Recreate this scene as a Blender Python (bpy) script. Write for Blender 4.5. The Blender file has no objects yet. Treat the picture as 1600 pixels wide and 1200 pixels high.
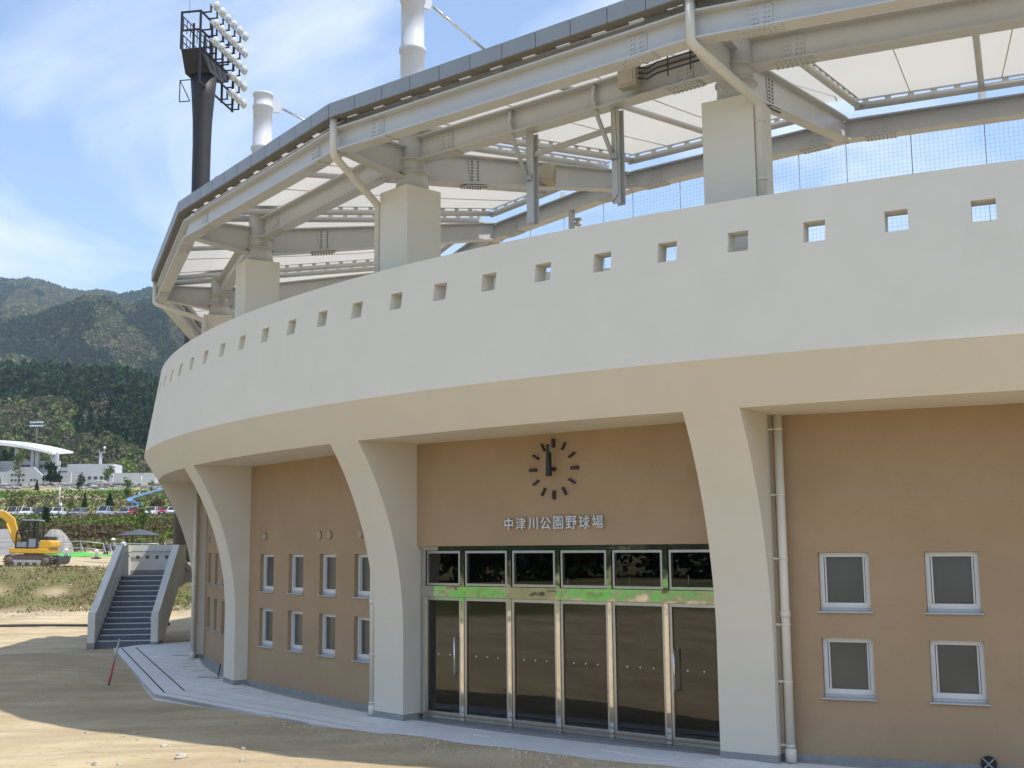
import bpy, math, random
import numpy as np
from mathutils import Vector, Matrix
R_ = math.radians
random.seed(7); rng = np.random.default_rng(11)
S = bpy.context.scene
COL = S.collection

# ------------------------------------------------------------------ camera
CAM_H, FPX, PITCH, ROLL = 3.0, 1818.9, 0.13766, -0.00927
fw = Vector((0, math.cos(PITCH), math.sin(PITCH)))
up0 = Vector((0, -math.sin(PITCH), math.cos(PITCH)))
rt = Vector((1, 0, 0)) * math.cos(ROLL) + up0 * math.sin(ROLL)
up = Vector((1, 0, 0)) * -math.sin(ROLL) + up0 * math.cos(ROLL)
cam = bpy.data.cameras.new('camera'); cam_o = bpy.data.objects.new('camera', cam); COL.objects.link(cam_o)
cam.sensor_width = 36; cam.lens = FPX / 1600 * 36; cam.clip_start = .1; cam.clip_end = 30000
cam_o.matrix_world = Matrix(((rt.x, up.x, -fw.x, 0), (rt.y, up.y, -fw.y, 0), (rt.z, up.z, -fw.z, CAM_H), (0, 0, 0, 1)))
S.camera = cam_o

# ------------------------------------------------------------------ sky, sun, exposure
SUN = Vector((5.75, -2.02, 10.95)).normalized()
SKY_STRENGTH, SUN_STRENGTH = 0.15, 3.0
S.view_settings.view_transform = 'Standard'; S.view_settings.look = 'None'
S.view_settings.gamma = 1; S.view_settings.exposure = 0.76
S.view_settings.use_curve_mapping = False
W = bpy.data.worlds.new('World'); S.world = W; W.use_nodes = True
nt = W.node_tree; nt.nodes.clear()
def N(t, kind, **kw):
    n = t.nodes.new(kind)
    for k, v in kw.items(): setattr(n, k, v)
    return n
wo = N(nt, 'ShaderNodeOutputWorld'); bg = N(nt, 'ShaderNodeBackground'); bg.inputs['Strength'].default_value = SKY_STRENGTH
sky = N(nt, 'ShaderNodeTexSky', sky_type='NISHITA', sun_disc=False)
sky.sun_elevation = math.asin(SUN.z); sky.sun_rotation = math.atan2(SUN.x, SUN.y)
sky.altitude = 300; sky.air_density = 1.0; sky.dust_density = .5; sky.ozone_density = 2.2
# thin cirrus: noise over the sky direction, stretched by altitude
tc = N(nt, 'ShaderNodeTexCoord'); sx = N(nt, 'ShaderNodeSeparateXYZ'); nt.links.new(tc.outputs['Generated'], sx.inputs[0])
zz = N(nt, 'ShaderNodeMath', operation='MAXIMUM'); zz.inputs[1].default_value = 0.0; nt.links.new(sx.outputs['Z'], zz.inputs[0])
za = N(nt, 'ShaderNodeMath', operation='ADD'); za.inputs[1].default_value = 0.22; nt.links.new(zz.outputs[0], za.inputs[0])
dx = N(nt, 'ShaderNodeMath', operation='DIVIDE'); dy = N(nt, 'ShaderNodeMath', operation='DIVIDE')
nt.links.new(sx.outputs['X'], dx.inputs[0]); nt.links.new(za.outputs[0], dx.inputs[1])
nt.links.new(sx.outputs['Y'], dy.inputs[0]); nt.links.new(za.outputs[0], dy.inputs[1])
cx_ = N(nt, 'ShaderNodeCombineXYZ'); nt.links.new(dx.outputs[0], cx_.inputs[0]); nt.links.new(dy.outputs[0], cx_.inputs[1])
mp = N(nt, 'ShaderNodeMapping'); mp.inputs['Rotation'].default_value = (0, 0, R_(25)); mp.inputs['Scale'].default_value = (1.0, 1.0, 1); mp.inputs['Location'].default_value = (1.15, .55, 0)
nt.links.new(cx_.outputs[0], mp.inputs[0])
n1 = N(nt, 'ShaderNodeTexNoise'); n1.inputs['Scale'].default_value = 1.6; n1.inputs['Detail'].default_value = 7; n1.inputs['Roughness'].default_value = .55; n1.inputs['Distortion'].default_value = .6
nt.links.new(mp.outputs[0], n1.inputs['Vector'])
cr = N(nt, 'ShaderNodeValToRGB'); cr.color_ramp.elements[0].position = .45; cr.color_ramp.elements[1].position = .70
cr.color_ramp.elements[0].color = (.06, .06, .06, 1); cr.color_ramp.elements[1].color = (.85, .85, .85, 1)
nt.links.new(n1.outputs['Fac'], cr.inputs[0])
mxs = N(nt, 'ShaderNodeMix', data_type='RGBA'); nt.links.new(cr.outputs[0], mxs.inputs['Factor'])
nt.links.new(sky.outputs[0], mxs.inputs[6]); mxs.inputs[7].default_value = (4.6, 4.95, 5.5, 1)
nt.links.new(mxs.outputs[2], bg.inputs['Color']); nt.links.new(bg.outputs[0], wo.inputs['Surface'])
sun = bpy.data.lights.new('sun', 'SUN'); sun.energy = SUN_STRENGTH; sun.angle = R_(.55); sun.color = (1, .955, .88)
sun_o = bpy.data.objects.new('sun', sun); COL.objects.link(sun_o); sun_o.location = SUN * 60
sun_o.rotation_euler = (-SUN).to_track_quat('-Z', 'Y').to_euler()
S.cycles.use_denoising = True
S.cycles.max_bounces = 8; S.cycles.diffuse_bounces = 4; S.cycles.glossy_bounces = 4; S.cycles.transmission_bounces = 8
S.cycles.transparent_max_bounces = 12; S.cycles.caustics_reflective = False; S.cycles.caustics_refractive = False

def at(x, y, Y):
    """point at depth Y along the sight line of a photo pixel"""
    d = fw + rt * ((x - 800) / FPX) - up * ((y - 600) / FPX)
    return Vector((0, 0, CAM_H)) + d * (Y / d.y)

# ------------------------------------------------------------------ materials
MATS = {}
def mat(name, c1, c2=None, rough=.6, scale=3., bump=0., bscale=40., metal=0., spec=.5, detail=5., coords='Object', dirt=None, dscale=.6, dist=.01):
    m = bpy.data.materials.new(name); m.use_nodes = True; t = m.node_tree; b = t.nodes['Principled BSDF']
    b.inputs['Roughness'].default_value = rough; b.inputs['Metallic'].default_value = metal; b.inputs['Specular IOR Level'].default_value = spec
    co = N(t, 'ShaderNodeTexCoord')
    if coords == 'World':
        g = N(t, 'ShaderNodeNewGeometry'); src = g.outputs['Position']
    else: src = co.outputs['Object']
    if c2 is None: b.inputs['Base Color'].default_value = (*c1, 1)
    else:
        n = N(t, 'ShaderNodeTexNoise'); n.inputs['Scale'].default_value = scale; n.inputs['Detail'].default_value = detail; n.inputs['Roughness'].default_value = .6
        t.links.new(src, n.inputs['Vector'])
        r = N(t, 'ShaderNodeValToRGB'); r.color_ramp.elements[0].position = .32; r.color_ramp.elements[1].position = .68
        r.color_ramp.elements[0].color = (*c1, 1); r.color_ramp.elements[1].color = (*c2, 1)
        t.links.new(n.outputs['Fac'], r.inputs[0]); out = r.outputs[0]
        if dirt:
            n2 = N(t, 'ShaderNodeTexNoise'); n2.inputs['Scale'].default_value = dscale; n2.inputs['Detail'].default_value = 6; n2.inputs['Roughness'].default_value = .7
            mpp = N(t, 'ShaderNodeMapping'); mpp.inputs['Scale'].default_value = (1, 1, .25); t.links.new(src, mpp.inputs[0]); t.links.new(mpp.outputs[0], n2.inputs['Vector'])
            r2 = N(t, 'ShaderNodeValToRGB'); r2.color_ramp.elements[0].position = .5; r2.color_ramp.elements[1].position = .8
            r2.color_ramp.elements[0].color = (0, 0, 0, 1); r2.color_ramp.elements[1].color = (.5, .5, .5, 1)
            t.links.new(n2.outputs['Fac'], r2.inputs[0])
            x = N(t, 'ShaderNodeMix', data_type='RGBA'); t.links.new(r2.outputs[0], x.inputs['Factor']); t.links.new(out, x.inputs[6]); x.inputs[7].default_value = (*dirt, 1); out = x.outputs[2]
        t.links.new(out, b.inputs['Base Color'])
    if bump:
        n3 = N(t, 'ShaderNodeTexNoise'); n3.inputs['Scale'].default_value = bscale; n3.inputs['Detail'].default_value = 3
        t.links.new(src, n3.inputs['Vector'])
        bp = N(t, 'ShaderNodeBump'); bp.inputs['Strength'].default_value = bump; bp.inputs['Distance'].default_value = dist
        t.links.new(n3.outputs['Fac'], bp.inputs['Height']); t.links.new(bp.outputs[0], b.inputs['Normal'])
    MATS[name] = m; return m

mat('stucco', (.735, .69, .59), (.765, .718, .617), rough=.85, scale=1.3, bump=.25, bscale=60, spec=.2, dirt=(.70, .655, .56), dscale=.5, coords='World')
mat('stucco_shaded', (.65, .605, .51), (.675, .63, .535), rough=.85, scale=1.3, bump=.25, bscale=60, spec=.2, dirt=(.62, .578, .488), dscale=.5, coords='World')  # same stucco with the shade below the parapet put into the colour
mat('brown_stucco', (.37, .264, .165), (.41, .296, .188), rough=.9, scale=1.1, bump=.5, bscale=55, spec=.15, dirt=(.35, .247, .15), dscale=.45, coords='World')
mat('concrete', (.30, .295, .28), (.38, .37, .35), rough=.85, scale=4, bump=.2)
mat('skirting_grey', (.24, .24, .235), (.31, .31, .30), rough=.85, scale=5)
mat('stair_concrete', (.64, .63, .575), (.70, .69, .635), rough=.85, scale=2.5, bump=.2, dirt=(.48, .47, .43))
mat('stair_tread', (.115, .135, .16), (.145, .165, .19), rough=.75, scale=6)
mat('paving', (.66, .655, .63), (.74, .735, .71), rough=.85, scale=2.2, bump=.25, bscale=80, dirt=(.60, .565, .50), dscale=.9, coords='World')
mat('steel_paint', (.54, .545, .54), (.585, .59, .585), rough=.34, scale=1.5, spec=.5, dirt=(.50, .50, .49), dscale=.8)
mat('steel_white', (.54, .55, .57), (.60, .61, .63), rough=.35, scale=2)
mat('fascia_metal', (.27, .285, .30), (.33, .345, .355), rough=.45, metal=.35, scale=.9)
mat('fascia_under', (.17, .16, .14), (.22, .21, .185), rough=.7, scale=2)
mat('pipe_paint', (.66, .62, .53), (.72, .68, .59), rough=.45, scale=2)
mat('vent_paint', (.36, .29, .21), (.40, .33, .24), rough=.5, scale=6)
mat('black_metal', (.015, .015, .017), (.03, .03, .032), rough=.5, scale=5)
mat('tower_paint', (.020, .017, .018), (.03, .026, .027), rough=.55, scale=2)
mat('white_alu', (.62, .625, .62), (.68, .685, .68), rough=.35, scale=4)
mat('grey_alu', (.40, .43, .47), (.46, .49, .53), rough=.35, metal=.3, scale=4)
mat('sign_metal', (.62, .64, .67), (.70, .72, .75), rough=.35, metal=.3, scale=9)
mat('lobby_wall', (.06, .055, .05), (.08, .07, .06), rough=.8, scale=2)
mat('poster', (.6, .6, .58), (.35, .36, .36), rough=.6, scale=3)
mat('rubber', (.02, .02, .021), (.04, .037, .034), rough=.8, scale=8)
mat('excavator_yellow', (.62, .34, .025), (.70, .40, .035), rough=.4, scale=3, dirt=(.40, .26, .08), dscale=2)
mat('track_steel', (.10, .075, .06), (.20, .16, .13), rough=.75, scale=9)
mat('tarp', (.20, .19, .175), (.34, .325, .30), rough=.8, scale=1.6, bump=.6, bscale=5, dist=.1)
mat('green_sheet', (.08, .38, .05), (.12, .48, .07), rough=.6, scale=1.5)
mat('rail_metal', (.36, .37, .36), (.45, .46, .45), rough=.4, metal=.4, scale=5)
mat('white_paint', (.74, .75, .74), (.80, .80, .79), rough=.5, scale=6)
mat('red_paint', (.38, .05, .05), (.46, .08, .07), rough=.5, scale=6)
mat('stone', (.40, .355, .28), (.54, .49, .41), rough=.9, scale=6, bump=.5, bscale=20)
mat('pebble', (.34, .29, .22), (.50, .44, .35), rough=.9, scale=1)
mat('wall_stone', (.10, .09, .08), (.45, .43, .41), rough=.9, scale=.7, detail=2)
mat('bark', (.12, .09, .065), (.19, .15, .11), rough=.9, scale=5)
mat('far_white', (.50, .50, .51), (.56, .56, .56), rough=.8, scale=.3)
mat('far_roof', (.82, .83, .85), (.86, .87, .88), rough=.4, scale=.5)
mat('far_dark', (.05, .05, .055), (.09, .085, .085), rough=.5, scale=1)
mat('far_brown', (.16, .10, .085), (.22, .14, .11), rough=.8, scale=1)
mat('far_red', (.42, .11, .09), (.48, .14, .11), rough=.7, scale=1)
mat('slide_blue', (.10, .24, .42), (.20, .36, .52), rough=.35, scale=.8)
mat('roof_slate', (.06, .065, .08), (.09, .095, .11), rough=.6, scale=2)
mat('car_glass', (.02, .025, .03), (.03, .035, .04), rough=.08, scale=2)
mat('cable', (.05, .05, .05), (.07, .07, .07), rough=.6, scale=5)
mat('net_cord', (.26, .34, .43), (.30, .38, .47), rough=.8, scale=5)
mat('skin', (.50, .31, .22), (.54, .34, .25), rough=.6, scale=5)
mat('cloth_dark', (.05, .05, .065), (.08, .08, .10), rough=.9, scale=6)
mat('cloth_grey', (.22, .21, .25), (.30, .29, .33), rough=.9, scale=6)
mat('cloth_white', (.68, .68, .68), (.75, .75, .75), rough=.9, scale=6)
mat('speaker_beige', (.42, .38, .29), (.47, .43, .33), rough=.5, scale=4)
mat('grille', (.30, .27, .20), (.36, .32, .24), rough=.7, scale=60)
for nm, c in (('car_white', (.74, .75, .76)), ('car_silver', (.42, .48, .55)), ('car_red', (.50, .03, .04)), ('car_navy', (.03, .045, .09)), ('car_dark', (.04, .045, .05)), ('car_beige', (.48, .47, .42)), ('car_grey', (.25, .27, .30))):
    mat(nm, c, tuple(v * .94 for v in c), rough=.25, scale=1)

def glassy(name, tint, rough=0.0, ior=1.5):
    m = bpy.data.materials.new(name); m.use_nodes = True; b = m.node_tree.nodes['Principled BSDF']
    b.inputs['Base Color'].default_value = (*tint, 1); b.inputs['Transmission Weight'].default_value = 1
    b.inputs['Roughness'].default_value = rough; b.inputs['IOR'].default_value = ior; MATS[name] = m; return m
glassy('door_glass', (.42, .43, .44), 0, 1.6)
glassy('cab_glass', (.55, .62, .60), .02, 1.2)
glassy('lamp_glass', (.95, .95, .95), .05, 1.3)
def frosted():
    m = mat('window_glass', (.055, .058, .055), (.085, .088, .083), rough=.25, scale=.9, spec=.7, coords='World', detail=2)
    return m
frosted()
def chrome():
    m = bpy.data.materials.new('chrome'); m.use_nodes = True; t = m.node_tree; b = t.nodes['Principled BSDF']
    b.inputs['Base Color'].default_value = (.72, .72, .71, 1); b.inputs['Metallic'].default_value = 1; b.inputs['Roughness'].default_value = .06
    g = N(t, 'ShaderNodeNewGeometry'); n = N(t, 'ShaderNodeTexNoise'); n.inputs['Scale'].default_value = 2.4; n.inputs['Detail'].default_value = 2
    t.links.new(g.outputs['Position'], n.inputs['Vector'])
    bp = N(t, 'ShaderNodeBump'); bp.inputs['Strength'].default_value = .4; bp.inputs['Distance'].default_value = .012
    t.links.new(n.outputs['Fac'], bp.inputs['Height']); t.links.new(bp.outputs[0], b.inputs['Normal']); MATS['chrome'] = m
chrome()
def brushed():
    m = mat('stainless', (.50, .50, .50), (.56, .56, .55), rough=.28, metal=1., scale=8)
brushed()
def lampmat():
    m = bpy.data.materials.new('reflector'); m.use_nodes = True; b = m.node_tree.nodes['Principled BSDF']
    b.inputs['Base Color'].default_value = (.84, .87, .91, 1); b.inputs['Metallic'].default_value = .45; b.inputs['Roughness'].default_value = .15; MATS['reflector'] = m
lampmat()
mat('lens_glass', (.25, .26, .27), (.85, .87, .88), rough=.06, scale=9, spec=1., detail=1)
def membrane():
    m = bpy.data.materials.new('membrane'); m.use_nodes = True; t = m.node_tree; t.nodes.clear()
    o = N(t, 'ShaderNodeOutputMaterial'); d = N(t, 'ShaderNodeBsdfDiffuse'); tr = N(t, 'ShaderNodeBsdfTranslucent'); mx = N(t, 'ShaderNodeMixShader')
    d.inputs[0].default_value = (.70, .68, .63, 1); tr.inputs[0].default_value = (.92, .88, .80, 1); mx.inputs[0].default_value = .36
    g = N(t, 'ShaderNodeNewGeometry'); n = N(t, 'ShaderNodeTexNoise'); n.inputs['Scale'].default_value = .5; n.inputs['Detail'].default_value = 4
    t.links.new(g.outputs['Position'], n.inputs['Vector'])
    r = N(t, 'ShaderNodeValToRGB'); r.color_ramp.elements[0].color = (.80, .765, .69, 1); r.color_ramp.elements[1].color = (.85, .815, .745, 1)
    t.links.new(n.outputs['Fac'], r.inputs[0]); t.links.new(r.outputs[0], tr.inputs[0])
    t.links.new(d.outputs[0], mx.inputs[1]); t.links.new(tr.outputs[0], mx.inputs[2]); t.links.new(mx.outputs[0], o.inputs[0]); MATS['membrane'] = m
membrane()
def foliage(name, stops, trans=.3):
    """leaf material: per-leaf tint from the 'tint' attribute"""
    m = bpy.data.materials.new(name); m.use_nodes = True; t = m.node_tree; t.nodes.clear()
    o = N(t, 'ShaderNodeOutputMaterial'); d = N(t, 'ShaderNodeBsdfDiffuse'); tr = N(t, 'ShaderNodeBsdfTranslucent'); mx = N(t, 'ShaderNodeMixShader'); mx.inputs[0].default_value = trans
    a = N(t, 'ShaderNodeAttribute', attribute_name='tint'); r = N(t, 'ShaderNodeValToRGB')
    e = r.color_ramp.elements
    while len(e) < len(stops): e.new(.5)
    for i, c in enumerate(stops): e[i].position = i / (len(stops) - 1); e[i].color = (*c, 1)
    t.links.new(a.outputs['Fac'], r.inputs[0])
    for s in (d, tr): t.links.new(r.outputs[0], s.inputs[0])
    t.links.new(d.outputs[0], mx.inputs[1]); t.links.new(tr.outputs[0], mx.inputs[2]); t.links.new(mx.outputs[0], o.inputs[0]); MATS[name] = m
foliage('leaf_green', [(.05, .09, .02), (.10, .16, .03), (.17, .22, .05)])
foliage('leaf_dark', [(.018, .04, .014), (.035, .065, .022), (.06, .09, .03)])
foliage('leaf_pale', [(.10, .13, .04), (.17, .19, .06), (.24, .23, .09)])
foliage('leaf_brown', [(.12, .085, .045), (.17, .13, .065), (.15, .17, .06)])
foliage('forest_leaf', [(.036, .070, .036), (.055, .10, .047), (.11, .14, .058), (.15, .145, .088), (.19, .172, .112), (.20, .27, .078)], .28)
foliage('grass_blade', [(.13, .10, .055), (.17, .14, .07), (.12, .16, .045), (.09, .17, .03)], .3)

# ------------------------------------------------------------------ builders
WM = {}                       # world matrix of every object made here
I4 = Matrix.Identity(4)
def link(o, parent, M):
    COL.objects.link(o)
    if parent is not None:
        o.parent = parent; o.matrix_local = WM[parent.name].inverted() @ M
    else: o.matrix_world = M
    WM[o.name] = M.copy(); return o
def tag(o, label=None, cat=None, group=None, kind=None):
    if label: o['label'] = label
    if cat: o['category'] = cat
    if group: o['group'] = group
    if kind: o['kind'] = kind
    return o
def thing(name, label, cat, loc=(0, 0, 0), rz=0., group=None, M=None):
    o = bpy.data.objects.new(name, None); o.empty_display_size = .3
    link(o, None, M if M is not None else Matrix.Translation(Vector(loc)) @ Matrix.Rotation(rz, 4, 'Z'))
    return tag(o, label, cat, group)
def inst(name, data, parent, M):
    return link(bpy.data.objects.new(name, data), parent, M)
def dup(root, M, label=None, group=None):
    """copy a thing with its parts and sub-parts"""
    def cp(o, par, M_):
        c = o.copy(); COL.objects.link(c); WM[c.name] = M_
        if par is not None:
            c.parent = par; c.matrix_parent_inverse = Matrix.Identity(4); c.matrix_local = WM[par.name].inverted() @ M_
        else: c.matrix_world = M_
        return c
    D = M @ WM[root.name].inverted()
    r = cp(root, None, M)
    if label: r['label'] = label
    if group: r['group'] = group
    for ch in list(root.children):
        c = cp(ch, r, D @ WM[ch.name])
        for g in list(ch.children): cp(g, c, D @ WM[g.name])
    return r

class MB:
    def __init__(s): s.v = []; s.f = []; s.sm = []
    def add(s, vs, fs, smooth=False):
        b = len(s.v); s.v += [tuple(v) for v in vs]; s.f += [tuple(b + i for i in f) for f in fs]; s.sm += [smooth] * len(fs); return s
    def box(s, x0, x1, y0, y1, z0, z1, M=None):
        vs = [Vector((x, y, z)) for z in (z0, z1) for y in (y0, y1) for x in (x0, x1)]
        if M is not None: vs = [M @ v for v in vs]
        return s.add(vs, [(0, 2, 3, 1), (4, 5, 7, 6), (0, 1, 5, 4), (2, 6, 7, 3), (0, 4, 6, 2), (1, 3, 7, 5)])
    def bar(s, a, b, w, h, upv=(0, 0, 1)):
        """rectangular bar from a to b, w across, h along upv"""
        a = Vector(a); b = Vector(b); d = (b - a); L = d.length; d.normalize(); u = Vector(upv); x = d.cross(u)
        if x.length < 1e-4: x = d.cross(Vector((1, 0, 0)))
        x.normalize(); u = x.cross(d)
        M = Matrix(((d.x, x.x, u.x, a.x), (d.y, x.y, u.y, a.y), (d.z, x.z, u.z, a.z), (0, 0, 0, 1)))
        return s.box(0, L, -w / 2, w / 2, -h / 2, h / 2, M)
    def hbeam(s, a, b, h, w, tf=.03, tw=.02, h2=None):
        """H section, a/b on the centre line"""
        a = Vector(a); b = Vector(b); h2 = h if h2 is None else h2
        z = Vector((0, 0, 1)); d = (b - a); n = Vector((d.y, -d.x, 0)).normalized()
        def quadbox(lo_a, hi_a, lo_b, hi_b, ww):
            vs = []
            for p, lo, hi in ((a, lo_a, hi_a), (b, lo_b, hi_b)):
                for zz_ in (lo, hi):
                    for sg in (-1, 1): vs.append(p + z * zz_ + n * (sg * ww / 2))
            s.add(vs, [(0, 1, 3, 2), (4, 6, 7, 5), (0, 4, 5, 1), (2, 3, 7, 6), (0, 2, 6, 4), (1, 5, 7, 3)])
        quadbox(-h / 2, -h / 2 + tf, -h2 / 2, -h2 / 2 + tf, w); quadbox(h / 2 - tf, h / 2, h2 / 2 - tf, h2 / 2, w)
        quadbox(-h / 2 + tf, h / 2 - tf, -h2 / 2 + tf, h2 / 2 - tf, tw); return s
    def tube(s, pts, r, n=10, cap=True, r2=None):
        pts = [Vector(p) for p in pts]; m = len(pts); rings = []; b = len(s.v)
        x = None
        for i, p in enumerate(pts):
            if i == 0: d = pts[1] - p
            elif i == m - 1: d = p - pts[i - 1]
            else: d = (pts[i + 1] - p).normalized() + (p - pts[i - 1]).normalized()
            d.normalize()
            if x is None:
                x = d.orthogonal().normalized()
            x = (x - d * x.dot(d)).normalized(); y = d.cross(x)
            rr = r if r2 is None else r + (r2 - r) * i / (m - 1)
            k = 1.
            if 0 < i < m - 1:
                c = (pts[i + 1] - p).normalized().dot((p - pts[i - 1]).normalized()); k = 1 / max(.5, math.sqrt((1 + c) / 2))
            s.v += [tuple(p + (x * math.cos(2 * math.pi * j / n) + y * math.sin(2 * math.pi * j / n)) * rr * (k if False else 1)) for j in range(n)]
        for i in range(m - 1):
            for j in range(n):
                s.f.append((b + i * n + j, b + i * n + (j + 1) % n, b + (i + 1) * n + (j + 1) % n, b + (i + 1) * n + j)); s.sm.append(True)
        if cap:
            s.f.append(tuple(b + j for j in reversed(range(n)))); s.f.append(tuple(b + (m - 1) * n + j for j in range(n))); s.sm += [False, False]
        return s
    def lathe(s, prof, n=24, M=None):
        b = len(s.v)
        for r, z in prof:
            for j in range(n):
                v = Vector((r * math.cos(2 * math.pi * j / n), r * math.sin(2 * math.pi * j / n), z)); s.v.append(tuple(M @ v if M is not None else v))
        for i in range(len(prof) - 1):
            for j in range(n):
                s.f.append((b + i * n + j, b + i * n + (j + 1) % n, b + (i + 1) * n + (j + 1) % n, b + (i + 1) * n + j)); s.sm.append(True)
        s.f.append(tuple(b + j for j in reversed(range(n)))); s.f.append(tuple(b + (len(prof) - 1) * n + j for j in range(n))); s.sm += [False, False]
        return s
    def prism(s, poly, y0, y1, M=None):
        """poly of (x,z), extruded along y"""
        n = len(poly); vs = [Vector((x, y0, z)) for x, z in poly] + [Vector((x, y1, z)) for x, z in poly]
        if M is not None: vs = [M @ v for v in vs]
        return s.add(vs, [tuple(range(n)), tuple(reversed(range(n, 2 * n)))] + [(i, i + n, (i + 1) % n + n, (i + 1) % n) for i in range(n)])
    def mesh(s, name, m=None):
        me = bpy.data.meshes.new(name); me.from_pydata(s.v, [], s.f); 
        if m: me.materials.append(MATS[m])
        me.polygons.foreach_set('use_smooth', s.sm); me.update()
        import bmesh
        bm = bmesh.new(); bm.from_mesh(me); bmesh.ops.recalc_face_normals(bm, faces=bm.faces); bm.to_mesh(me); bm.free()
        return me
    def build(s, name, m, parent=None, M=None, bevel=0.):
        if M is None:
            A = np.array(s.v); c = Vector((*(A[:, :2].min(0) + A[:, :2].max(0)) / 2, A[:, 2].min()))
            s.v = [tuple(Vector(v) - c) for v in s.v]; M = Matrix.Translation(c)
        o = inst(name, s.mesh(name, m), parent, M)
        if bevel:
            b = o.modifiers.new('bevel', 'BEVEL'); b.width = bevel; b.segments = 2; b.limit_method = 'ANGLE'; b.angle_limit = R_(40)
        return o

def np_mesh(name, V, F, m, tint=None, smooth=False):
    """mesh from arrays (all faces the same size), with an optional per-face tint"""
    me = bpy.data.meshes.new(name); k = F.shape[1]
    me.vertices.add(len(V)); me.vertices.foreach_set('co', np.ascontiguousarray(V, dtype=np.float32).ravel())
    me.loops.add(F.size); me.loops.foreach_set('vertex_index', np.ascontiguousarray(F, dtype=np.int32).ravel())
    me.polygons.add(len(F)); me.polygons.foreach_set('loop_start', np.arange(0, F.size, k, dtype=np.int32)); me.polygons.foreach_set('loop_total', np.full(len(F), k, dtype=np.int32))
    me.polygons.foreach_set('use_smooth', np.full(len(F), smooth)); me.update(calc_edges=True)
    if tint is not None:
        a = me.attributes.new('tint', 'FLOAT', 'FACE'); a.data.foreach_set('value', np.ascontiguousarray(tint, dtype=np.float32))
    me.materials.append(MATS[m]); return me
def leaf_cloud(P, size, tint):
    """one quad per point, random orientation; returns V,F,tint"""
    n = len(P); a = rng.normal(size=(n, 3)); a /= np.linalg.norm(a, axis=1)[:, None]; b = rng.normal(size=(n, 3)); b -= a * (a * b).sum(1)[:, None]; b /= np.linalg.norm(b, axis=1)[:, None]
    s = (size * rng.uniform(.6, 1.3, n))[:, None] if np.ndim(size) == 0 else (size * rng.uniform(.6, 1.3, n))[:, None]
    V = np.stack([P - a * s - b * s * .6, P + a * s - b * s * .5, P + a * s * .7 + b * s * .7, P - a * s * .8 + b * s * .6], 1).reshape(-1, 3)
    F = np.arange(4 * n).reshape(n, 4); return V, F, tint

# ------------------------------------------------------------------ stadium frame
CX, CY, D, TH0 = 17.1512, 39.9832, -0.260644, -0.540181
RF, PW, ZS, RS, RWALL = 27.015, .8304, 4.826, 28.036, 26.71
Z2, R2, Z3, R3 = 5.462, 28.431, 7.7236, 28.072
RCO, RCI, WC, ZC = 26.952, 26.132, .814, 9.68
RM = 26.5
def vr(k): a = TH0 + k * D; return Vector((math.sin(a), -math.cos(a), 0))
def vt(k): a = TH0 + k * D; return Vector((math.cos(a), math.sin(a), 0))
def P(k, R, t=0., z=0.): return Vector((CX, CY, 0)) + vr(k) * R + vt(k) * t + Vector((0, 0, z))
def frame(X, Yv, o): return Matrix(((X.x, Yv.x, 0, o.x), (X.y, Yv.y, 0, o.y), (0, 0, 1, o.z), (0, 0, 0, 1)))
def MK(k, R, t=0., z=0.): return frame(vt(k), -vr(k), P(k, R, t, z))          # x right, y inward
def MCH(k, R, z=0., tl=0., tr=0.):                                            # chord frame of the bay left of pier k
    A = P(k + 1, R, tl); B = P(k, R, tr); e = (B - A).normalized(); return frame(e, Vector((-e.y, e.x, 0)), A + Vector((0, 0, z)))
def LCH(R): return 2 * R * math.sin(abs(D) / 2)
LB = (P(0, RWALL, -PW / 2) - P(1, RWALL, PW / 2)).length
def MBAY(k): return MCH(k, RWALL, 0, PW / 2, -PW / 2)
K0, K1 = -2, 5      # piers built

# ------------------------------------------------------------------ ground
def hash2(ix, iy, s):
    h = (ix * 374761393 + iy * 668265263 + s * 1442695041) & 0xffffffff
    h = ((h ^ (h >> 13)) * 1274126177) & 0xffffffff
    return ((h ^ (h >> 16)) & 0xffff) / 65535.
def vnoise(x, y, s=0):
    ix = np.floor(x).astype(np.int64); iy = np.floor(y).astype(np.int64); fx = x - ix; fy = y - iy
    fx = fx * fx * (3 - 2 * fx); fy = fy * fy * (3 - 2 * fy)
    a = hash2(ix, iy, s); b = hash2(ix + 1, iy, s); c = hash2(ix, iy + 1, s); d = hash2(ix + 1, iy + 1, s)
    return a + (b - a) * fx + (c - a) * fy + (a - b - c + d) * fx * fy
def fbm(x, y, s=0, o=4):
    r = np.zeros_like(x, dtype=float); a = .5
    for i in range(o): r += a * vnoise(x * 2 ** i, y * 2 ** i, s + i); a *= .5
    return r / (1 - .5 ** o)
PROF_D = [-9000, -400, -80, -45, 0, 46, 51, 53.6, 60.5, 62.5, 75, 88, 100, 106, 120, 165, 185, 191, 194.5, 216, 222, 284, 285.5, 290, 345, 380, 450, 560, 700, 800, 920, 1150, 1500, 2000, 2400, 2700, 3600, 9000]
PROF_Z = [20, 6, .3, -.04, -.05, -.05, .12, .35, 2.0, 2.08, 2.2, 2.4, 2.62, 3.1, 4.2, 6.55, 7.7, 8.05, 8.5, 8.65, 9.3, 17.0, 17.2, 19.3, 19.7, 25, 38, 62, 95, 100, 112, 180, 290, 420, 553, 500, 150, 60]
EDGE = [(-12.25, 36.35), (-7.57, 25.05), (-2.83, 20.0), (2.45, 15.65), (9.1, 12.55), (16.6, 11.45)]    # pavement outer edge
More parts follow.
